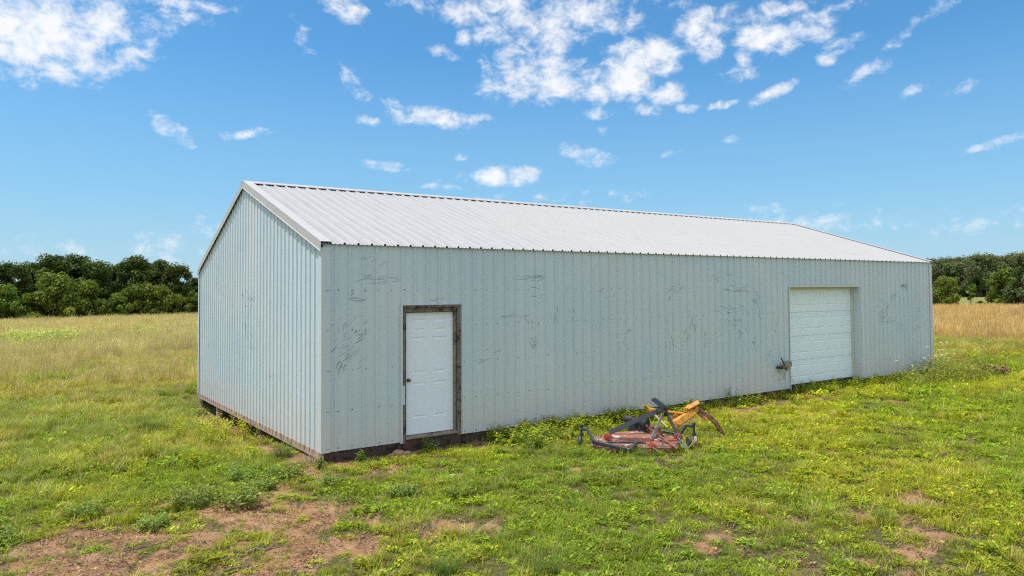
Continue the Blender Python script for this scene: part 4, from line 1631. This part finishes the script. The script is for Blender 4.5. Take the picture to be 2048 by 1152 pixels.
FERN = [(-2.05, -1.15, 1.15, 'around the round bright bush left of the barn corner'), (-1.60, -1.65, 1.2, 'at the edge of the bare earth, widest of them'), (-.75, -.6, 1.1, 'pale, below the barn corner'), (-1.15, -.95, .9, 'dark, between the pale ferny one and the bare earth'),
        (-1.25, -.25, .9, 'beside thin bare stems left of the corner'), (-2.6, -1.9, .8, 'low on the bare earth, middle of the dirt patch'), (-3.2, -.95, .9, 'on the far side of the bare earth at left'), (-4.15, -1.4, 1.2, 'tall bushy one at the left edge of the bare earth'),
        (.2, -2.4, .9, 'light green in the lawn below the entry door'), (.75, -2.9, .8, 'small one in the lawn below the entry door'), (-.35, -1.35, .8, 'small one under the barn corner'), (-4.5, -2.1, 1.0, 'broad one touching the left edge of the photo')]
for i, (x, y, s, t_) in enumerate(FERN):
    put(fern_me[i % 3], 'ragweed_plant', x, y, s, i*1.7, 'ferny green ragweed '+t_, 'weed', 'ferny weeds round the bare earth')
CLUMP = [(-2.0, -1.35, .7, 'rounded tuft of bright grass at the edge of the bare earth'), (-.35, .9, .95, 'tall tuft of spiky grass against the gable near the barn corner'), (3.25, -1.05, 1.0, 'large dark green grass clump between entry door and mower'), (3.55, -.75, 1.0, 'dark grass clump nearest the wall between door and mower'),
         (2.75, -1.6, .7, 'small dark clump in front of the large one between door and mower'), (-1.2, 4.3, 1.1, 'long bluish grass clump left of the gable gap'), (-1.7, 5.1, 1.1, 'long grass clump farthest back beside the gable'), (.1, -5.6, .75, 'long-bladed grass clump at the bottom edge of the photo near the bare earth'),
         (4.1, -2.7, .7, 'dark grass tuft growing against the front edge of the mower'), (3.45, -2.0, .6, 'bright grass tuft by the left wheel arm of the mower'), (3.9, -6.6, .6, 'bluish grass tuft near the bottom right corner of the photo'), (-.6, -5.0, .8, 'grass clump at the bottom edge right of the bare earth')]
for i, (x, y, s, t_) in enumerate(CLUMP):
    put(clump_me[i % 2], 'grass_clump', x, y, s, i*1.1, t_, 'grass clump', 'grass clumps in the yard')
BROAD = [(1.75, -.22, .8, 'leafy weed growing up in front of the entry door sill'), (.55, -.25, .7, 'low leafy weed under the wall left of the entry door'), (3.0, -.35, .9, 'leafy weed at the wall just right of the entry door'), (3.6, -.3, 1.0, 'leafy weeds at the wall midway between door and mower'),
         (4.2, -.28, 1.0, 'leafy weed at the wall behind the left end of the mower'), (5.0, -.3, .9, 'leafy weed at the wall behind the mower gearbox'), (5.8, -.3, .8, 'small leafy weed at the wall above the yellow subsoiler arm'), (8.2, -.35, .8, 'leafy weed at the wall right of the subsoiler'),
         (9.3, -.22, .9, 'slim upright weed against the brown sill board'), (10.7, -.9, .7, 'low weed on the bare earth left of the garage door'), (11.9, -.15, .8, 'dark weed at the left foot of the garage door'), (13.2, -.4, .7, 'weed under the middle of the garage door'), (15.5, -.3, .6, 'dry weed at the right foot of the garage door'), (-.1, -.25, .7, 'leafy weed at the foot of the barn corner'),
         (2.5, -1.2, .7, 'low leafy weed below the entry door'), (12.2, -1.6, .8, 'dark low weed in the grass in front of the garage door')]
for i, (x, y, s, t_) in enumerate(BROAD):
    put(broad_me[i % 2], 'broadleaf_weed', x, y, s*(.9 if i != 8 else .8), i*2.1, t_, 'weed', 'leafy weeds along the front wall', zs=1.0 if i != 8 else 1.7)
# leafy strip crowding the foot of the front wall
strip = bpy.data.collections.new('strip_sources')
for i in range(2):
    source_obj(strip, 'strip_%d' % i, join([stalky(6, .30, .12, .10, .04, G1+YG, 84+i, 13, .3, .6), leaves(46, .17, .14, .07, .03, G1+BG, 86+i, .3)]))
source_obj(strip, 'strip_2', join([leaves(70, .2, .12, .07, .028, GY[:2]+G1, 88, .3), blades(14, .2, .12, .006, .8, G1, 89)]))
n = 300
X = np.concatenate([rng.uniform(11.9, 14.95, 90), rng.uniform(2.9, 6.6, 130), rng.uniform(6.6, 11.5, 30), rng.uniform(14.8, 16.8, 14), rng.uniform(3.0, 5.6, 36)])
Y = -.06-np.abs(rng.normal(0, .22, n))
Y[:90] = rng.uniform(-.45, .05, 90)
Y[-36:] = -.3-np.abs(rng.normal(0, .5, 36))
scatter('wall_weeds', 'low leafy weeds crowding the foot of the front wall between the door and the mower', 'weeds', strip, X, Y, rng.uniform(.5, 1.15, n), rng.integers(0, 3, n), rng.uniform(.8, 1.2, (n, 1))*np.ones((1, 3)))
# corner bush with white flowers
root = empty('flowering_bush', (17.7, -.7, g0(17.7, -.7)), 'large tangled green weed bush with white flowers at the far right corner of the barn', 'bush')
parts = []
r = random.Random(5)
for (dx, dy, s, h) in ((0, 0, .75, .78), (-.9, -.1, .6, .5), (.75, .15, .7, .68), (-1.6, .05, .5, .34), (1.4, .1, .6, .5), (.3, -.5, .7, .5), (-.5, -.55, .6, .36), (1.0, -.6, .6, .4)):
    v, f, c = leaves(620, s, h, .085, .03, FG+G1+YG[:1]+[(.40, .36, .16)], int(r.random()*999), .25)
    v = v+np.array([dx, dy, 0])
    parts.append((v, f, c))
    v, f, c = blades(60, h*1.05, s*.8, .008, .5, FG+DRY[:1], int(r.random()*999))
    parts.append((v+np.array([dx, dy, 0]), f, c))
me_ = np_mesh('leaves', *join(parts), WEED)
o = bpy.data.objects.new('leaves', me_)
scene.collection.objects.link(o)
o.parent = root
mb = MB()
for i in range(17):
    x, y = r.gauss(-.2, .8), r.gauss(0, .25)
    z = r.uniform(.55, 1.25)*(1-.25*abs(x))
    mb.tube([(x, y, .2), (x+r.uniform(-.05, .05), y, z)], .003, 3, 1)
    for q in range(5):
        a_ = r.uniform(0, 6.28)
        c0 = Vector((x+r.uniform(-.03, .03), y+r.uniform(-.03, .03), z+r.uniform(-.01, .02)))
        d1 = Vector((.010, 0, .003))
        d2 = Vector((0, .006, .010))
        mb.quad(c0-d1-d2, c0+d1-d2, c0+d1+d2, c0-d1+d2, 0)
PET = material('white_petals', lambda t, bs: (.75, .74, .72), .6)
STEM = material('weed_stems', lambda t, bs: (.22, .25, .10), .7)
o = mb.build('flowers', [PET, STEM])
o.parent = root
# brown heap of dead weeds
DW = [(.20, .11, .075), (.28, .17, .11), (.10, .06, .045)]
put(np_mesh('dead_weed_pile', *join([leaves(420, .38, .22, .09, .035, DW, 91, .2), blades(60, .25, .3, .008, 1.0, DW, 92)]), WEED), 'dead_weed_pile', 19.74, -1.1, 1.7, 0, 'brown heap of dead weeds in the green grass right of the barn', 'weed pile')
# straw heap under the corner
put(np_mesh('straw_heap', *join([blades(140, .16, .17, .006, 1.2, [(.52, .40, .28), (.45, .30, .21), (.58, .48, .36)], 93)]), WEED), 'straw_heap', -.12, .22, 1.0, 0, 'small heap of pale straw against the near bottom corner of the barn', 'straw heap')
put(np_mesh('straw_heap', *join([blades(150, .14, .22, .006, 1.5, [(.50, .38, .25), (.40, .28, .18), (.56, .46, .34)], 94)]), WEED), 'straw_heap', -.25, -3.7, 1.0, 0, 'pale dry straw tuft on the bare spot in the lawn below the entry door', 'straw heap')
put(np_mesh('straw_heap', *join([blades(150, .12, .28, .006, 1.5, [(.30, .20, .15), (.36, .24, .17), (.22, .14, .1)], 95)]), WEED), 'straw_heap', 2.85, -.25, 1.0, 0, 'reddish dead stems heaped at the wall just right of the entry door', 'straw heap')

# twigs and stones on the bare earth
STONE = material('orange_sandstone', lambda t, bs: t.mix(t.ramp(t.noise(pos(t), 30), .4, .6), (.50, .30, .17), (.36, .20, .12)), .9)
WHITE = material('white_scrap', lambda t, bs: (.66, .66, .64), .6)
TW = [((-2.95, -2.58), [(0, 0), (.12, -.10), (.22, -.02), (.38, -.06), (.48, .05)], .010, 'curved brown twig on the bare earth at left'),
      ((-1.98, -3.45), [(0, 0), (.10, .03), (.22, .02), (.30, .06)], .016, 'short dark charred stick on the bare earth near the bottom edge'),
      ((-2.35, -3.85), [(0, 0), (.16, .04), (.34, .09)], .008, 'thin straight twig at the bottom edge of the bare earth'),
      ((-3.1, -1.9), [(0, 0), (.12, .08), (.26, .2)], .006, 'thin pale twig on the upper part of the bare earth'),
      ((2.35, -.25), [(0, 0), (.25, -.04), (.5, .02), (.8, -.05)], .007, 'long bent dry stem lying under the entry door sill')]
for (x, y), pts, rr_, lb in TW:
    mb = MB()
    mb.tube([(x+a_, y+b_, g0(x+a_, y+b_)+.012+(.02 if i % 2 else 0)) for i, (a_, b_) in enumerate(pts)], [rr_*(1-.13*i) for i in range(len(pts))], 7)
    mb.tube([(x+pts[1][0], y+pts[1][1], g0(x+pts[1][0], y+pts[1][1])+.02), (x+pts[1][0]+.07, y+pts[1][1]+.06, g0(x, y)+.06)], rr_*.5, 5)
    o = mb.build('twig', M['old_wood'] if rr_ > .007 else M['gray_wood'], origin=(x, y, g0(x, y)))
    tag(o, lb, 'twig', 'twigs on the ground')
for i, (x, y, s, mt, nm, lb) in enumerate([(1.22, -.12, .10, STONE, 'stone', 'largest orange stone under the wall left of the entry door'), (1.36, -.16, .07, STONE, 'stone', 'smaller orange stone beside the largest one left of the entry door'), (1.08, -.15, .05, STONE, 'stone', 'smallest orange stone at the wall left of the entry door'),
                                           (-1.2, 2.9, .09, M['frame_grey'], 'stone', 'grey stone in the grass left of the gable'), (.95, -2.1, .05, WHITE, 'scrap', 'white scrap in the lawn below the entry door, left one'), (1.25, -1.85, .035, WHITE, 'scrap', 'white scrap in the lawn below the entry door, middle one'),
                                           (1.65, -1.75, .035, WHITE, 'scrap', 'white scrap in the lawn below the entry door, right one'), (-2.45, -1.35, .025, WHITE, 'scrap', 'whitish scrap at the top edge of the bare earth')]):
    rs = random.Random(i+200)
    mb = MB()
    n_, m_ = 10, 6
    for a_ in range(m_+1):
        ph = math.pi*a_/m_
        for b_ in range(n_):
            th = 2*math.pi*b_/n_
            k_ = 1+rs.uniform(-.18, .18)
            fl = .55 if mt is not WHITE else .22
            mb.v.append((x+s*k_*math.sin(ph)*math.cos(th)*1.2, y+s*k_*math.sin(ph)*math.sin(th)*.8, g0(x, y)+s*.25+s*fl*k_*math.cos(ph)))
    for a_ in range(m_):
        for b_ in range(n_):
            mb.f.append((a_*n_+b_, (a_+1)*n_+b_, (a_+1)*n_+(b_+1) % n_, a_*n_+(b_+1) % n_))
            mb.m.append(0)
    o = mb.build(nm, mt, origin=(x, y, g0(x, y)))
    tag(o, lb, nm)


# ------------------------------------------------------------------ trees
def make_crown(h, rx, z0, ncl, nleaf, lsize, cols, seed, shape='oval', gap=0.0):
    """clusters of leaf-sized faces spread through an uneven crown; returns V, F, C and cluster centres"""
    r = np.random.default_rng(seed)
    cs = []
    tries = 0
    while len(cs) < ncl and tries < 9000:
        tries += 1
        t = r.random()
        z = z0+(h-z0)*t
        if shape == 'oval':
            wr = rx*math.sqrt(max(0, 1-abs(2*t-.85)**2.4/1.6))*(.75+.25*r.random())
        elif shape == 'cone':
            wr = rx*(1-t)**.8+.1
        else:
            wr = rx*math.sqrt(max(0, 1-t*t))
        a_ = r.uniform(0, 6.283)
        q = wr*r.random()**.42
        wob = 1+.22*math.sin(3*a_+seed)+.15*math.sin(5*a_+t*9)
        p = np.array([q*math.cos(a_)*wob, q*math.sin(a_)*wob, z])
        if gap and any(np.linalg.norm(p-c) < gap for c in cs):
            continue
        cs.append(p)
    cr = rx*.27
    N = len(cs)*nleaf
    cc = np.repeat(np.array(cs), nleaf, 0)
    crs = np.repeat(cr*r.uniform(.55, 1.25, len(cs)), nleaf)
    d = r.normal(0, 1, (N, 3))
    d /= np.linalg.norm(d, axis=1)[:, None]
    rad_ = crs*(.35+.95*r.random(N)**.8)
    P = cc+d*rad_[:, None]*np.array([1, 1, .92])
    keep = P[:, 2] > .15
    P, d = P[keep], d[keep]
    ccol = np.repeat(np.array(cols)[r.integers(0, len(cols), len(cs))]*r.uniform(.8, 1.2, (len(cs), 1)), nleaf, 0)[keep]
    N = len(P)
    nrm = d*.6+r.normal(0, .6, (N, 3))+np.array([0, 0, .5])
    nrm /= np.linalg.norm(nrm, axis=1)[:, None]
    ax = np.cross(nrm, r.normal(0, 1, (N, 3)))
    ax /= np.linalg.norm(ax, axis=1)[:, None]
    bx = np.cross(nrm, ax)
    s = lsize*r.uniform(.5, 1.3, N)[:, None]
    V = np.stack([P-ax*s*.6, P-bx*s*.38+nrm*s*.12, P+ax*s*.6, P+bx*s*.38+nrm*s*.12], 1).reshape(-1, 3)
    F = np.arange(N*4).reshape(-1, 4)
    C = np.repeat(ccol*r.uniform(.8, 1.2, (N, 1)), 4, 0)
    return V, F, C, cs


def make_trunk(h, z0, cs, seed, r0=.28):
    r = random.Random(seed)
    mb = MB()
    top = Vector((r.uniform(-.4, .4), r.uniform(-.4, .4), h*.86))
    pts = [Vector((0, 0, -.2))]+[Vector((top.x*t+r.uniform(-.12, .12), top.y*t+r.uniform(-.12, .12), top.z*t)) for t in (.15, .35, .55, .75, 1)]
    mb.tube(pts, [r0*k for k in (1.25, 1, .8, .6, .4, .12)], 8)
    for c in r.sample(list(range(len(cs))), min(len(cs), 16)):
        e = Vector(cs[c])
        t = min(.8, max(.12, (e.z*.55)/top.z))
        b0 = Vector((top.x*t, top.y*t, top.z*t))
        mid = (b0+e)/2+Vector((0, 0, -.1*(e-b0).length))
        mb.tube([b0, mid, e], [r0*.35, r0*.22, r0*.06], 5)
    return mb


def tree_kind(h, rx, z0, ncl, nleaf, lsize, cols, seed, shape='oval', gap=0.0, r0=.28):
    V, F, C, cs = make_crown(h, rx, z0, ncl, nleaf, lsize, cols, seed, shape, gap)
    cm = np_mesh('crown', V, F, C, LEAF)
    mb = make_trunk(h, z0, cs, seed, r0)
    tm_ = bpy.data.meshes.new('trunk')
    tm_.from_pydata(mb.v, [], mb.f)
    tm_.materials.append(BARK)
    return cm, tm_


def plant_tree(kind, name, x, y, s, rz_, label, cat, group, sz=1.0):
    t = empty(name, (x, y, g0(x, y)), label, cat, group)
    t.rotation_euler = (0, 0, rz_)
    t.scale = (s, s, s*sz)
    for nm, me_ in zip(('crown', 'trunk'), kind):
        o = bpy.data.objects.new(nm, me_)
        scene.collection.objects.link(o)
        o.parent = t
    return t


TGc = [(.085, .135, .028), (.070, .11, .026), (.115, .16, .032), (.06, .095, .026)]
TBc = [(.14, .20, .03), (.19, .25, .036), (.10, .15, .025)]
TWc = [(.14, .175, .075), (.12, .155, .07), (.175, .20, .08), (.16, .175, .085)]
talls = [tree_kind(13, 3.5, .7, 92, 210, .36, TGc, s, 'oval', .6) for s in (101, 102, 103, 104)]
bushes = [tree_kind(6, 2.9, .3, 34, 210, .33, TBc, s, 'dome', .6, .14) for s in (111, 112, 113)]
oaks = [tree_kind(14, 5.4, .8, 70, 240, .50, TWc, s, 'oval', 1.0, .35) for s in (121, 122, 123)]
smalls = [tree_kind(5, 2.3, .1, 30, 190, .28, TBc+TBc[:1], s, 'dome', .5, .12) for s in (131, 132)]
sap = tree_kind(3.3, .9, 1.3, 10, 70, .26, TBc, 141, 'oval', .3, .06)
cedar = tree_kind(6.5, 1.9, .1, 46, 130, .28, TWc[:2]+TGc[:2], 151, 'cone', .4, .15)


def at_px(px, dist):
    """ground point at a given distance along the bearing of a column of the photograph"""
    d = f_+rr*((px-1024)/1428.26)
    d = Vector((d.x, d.y)).normalized()
    return CAM.x+d.x*dist, CAM.y+d.y*dist


ordw = ['leftmost', 'second from left', 'third from left', 'fourth from left', 'fifth from left', 'sixth from left', 'seventh from left', 'eighth from left', 'ninth from left', 'tenth from left', 'eleventh from left', 'twelfth from left', 'thirteenth from left', 'fourteenth from left']
# tall row on the left: photo column, height factor
TL = [(-75, .93), (-25, .95), (25, .90), (70, .94), (112, 1.05), (152, 1.08), (190, .97), (232, .93), (270, 1.08), (316, 1.04), (350, .95), (392, .74), (440, .8), (495, .8)]
vis = 0
for i, (px_, hs_) in enumerate(TL):
    D = 141+px_*.035+(i % 2)*5
    x, y = at_px(px_, D)
    lab = 'tall dark tree of the left tree line, '
    if px_ < 0:
        lab += 'just beyond the left edge of the photo' if px_ < -50 else 'cut by the left edge of the photo'
    elif px_ > 380:
        lab += ('low one touching the gable edge' if px_ < 400 else 'behind the gable, nearer its edge' if px_ < 450 else 'behind the gable, farther in')
    else:
        lab += ordw[vis]+''
        vis += 1
    plant_tree(talls[i % 4], 'broadleaf_tree', x, y, hs_*.98, i*1.9, lab, 'tree', 'tall trees of the left tree line', .84)
BL = [(-40, 1.0), (10, .95), (58, .85), (105, 1.3), (140, .8), (200, .62), (238, .75), (275, 1.15), (322, 1.0), (360, .7), (395, .85), (160, 1.2), (435, .9)]
BL.sort()
for i, (px_, s_) in enumerate(BL):
    D = 134+px_*.035+(i % 3)*1.5
    x, y = at_px(px_, D)
    if px_ < 0:
        t_ = 'beyond the left edge of the photo'
    elif px_ > 400:
        t_ = 'hidden behind the barn gable'
    else:
        t_ = ordw[i-1]
    plant_tree(bushes[i % 3], 'bushy_tree', x, y, s_, i*2.3, 'bright green bushy tree before the left tree line, '+t_, 'tree', 'bushy trees before the left tree line')
# a second rank so that the hedge is closed low down
for i, px_ in enumerate(range(-60, 500, 40)):
    x, y = at_px(px_, 152+px_*.03)
    k_ = len([q for q in range(-60, px_, 40) if q >= 0])
    t_ = ('outside the left edge of the photo'+('' if px_ < -30 else ', nearer')) if px_ < 0 else ('behind the barn gable, '+ordw[k_] if px_ > 400 else ordw[k_])
    plant_tree(bushes[(i+1) % 3], 'understorey_tree', x, y, 1.15, i*1.3, 'dark low tree behind the left tree line, '+t_, 'tree', 'dark understorey of the left tree line')
# the wood beyond the second pasture at right
OR = [(1800, 262, 1.0), (1850, 258, 1.05), (1880, 268, 1.14), (1905, 256, .98), (1935, 262, 1.12), (1962, 255, 1.20), (1990, 264, 1.14), (2018, 257, 1.12), (2045, 262, 1.2), (2080, 256, 1.15), (2125, 262, 1.1), (2170, 258, 1.1)]
k_ = 0
for i, (px_, D, s_) in enumerate(OR):
    x, y = at_px(px_, D)
    if px_ < 1862:
        t_ = 'hidden behind the far end of the barn' + (', farther in' if px_ < 1830 else '')
    elif px_ > 2048:
        t_ = 'beyond the right edge, number %s' % ('one', 'two', 'three')[min(2, i-9)]
    else:
        t_ = ordw[k_]
        k_ += 1
    plant_tree(oaks[i % 3], 'wood_edge_tree', x, y, s_*.72, i*1.1, 'rounded far wood tree, '+t_, 'tree', 'trees of the far wood at right')
for i, (px_, D, s_) in enumerate([(1865, 275, 1.2), (1895, 278, 1.2), (1925, 276, 1.2), (1955, 277, 1.25), (1985, 279, 1.2), (2015, 275, 1.2), (2045, 278, 1.25), (2090, 276, 1.2)]):
    x, y = at_px(px_, D)
    plant_tree(oaks[(i+1) % 3], 'back_rank_tree', x, y, s_*.72, i*1.7, 'tree in the second rank of the far wood, '+(ordw[i] if px_ < 2060 else 'beyond the right edge'), 'tree', 'second rank of the far wood')
for (kind, px_, D, s_, sz, nm, lb) in [
        (smalls[0], 1893, 127, .95, .98, 'small_tree', 'dark green round bush between the barn end and the thin sapling'),
        (smalls[1], 1868, 129, .72, .8, 'small_tree', 'bright green bush half hidden by the barn end'),
        (sap, 1944, 126, 1.05, 1.0, 'sapling', 'thin sapling with a tuft of leaves in the gap between the bushes'),
        (smalls[1], 1962, 127, .32, .7, 'shrub', 'low shrub beside the thin sapling'),
        (smalls[1], 2008, 126, 1.02, 1.12, 'small_tree', 'yellow-green tree right of the pasture gap'),
        (cedar, 2043, 122, 1.15, 1.0, 'cedar_tree', 'dark brownish green cedar at the right edge of the photo'),
        (smalls[0], 2034, 130, .8, 1.1, 'small_tree', 'green bush between the yellow-green tree and the cedar'),
        (smalls[0], 2095, 124, 1.2, 1.1, 'small_tree', 'bush beyond the right edge of the photo')]:
    x, y = at_px(px_, D)
    plant_tree(kind, nm, x, y, s_, px_*.7, lb, 'tree', None, sz)
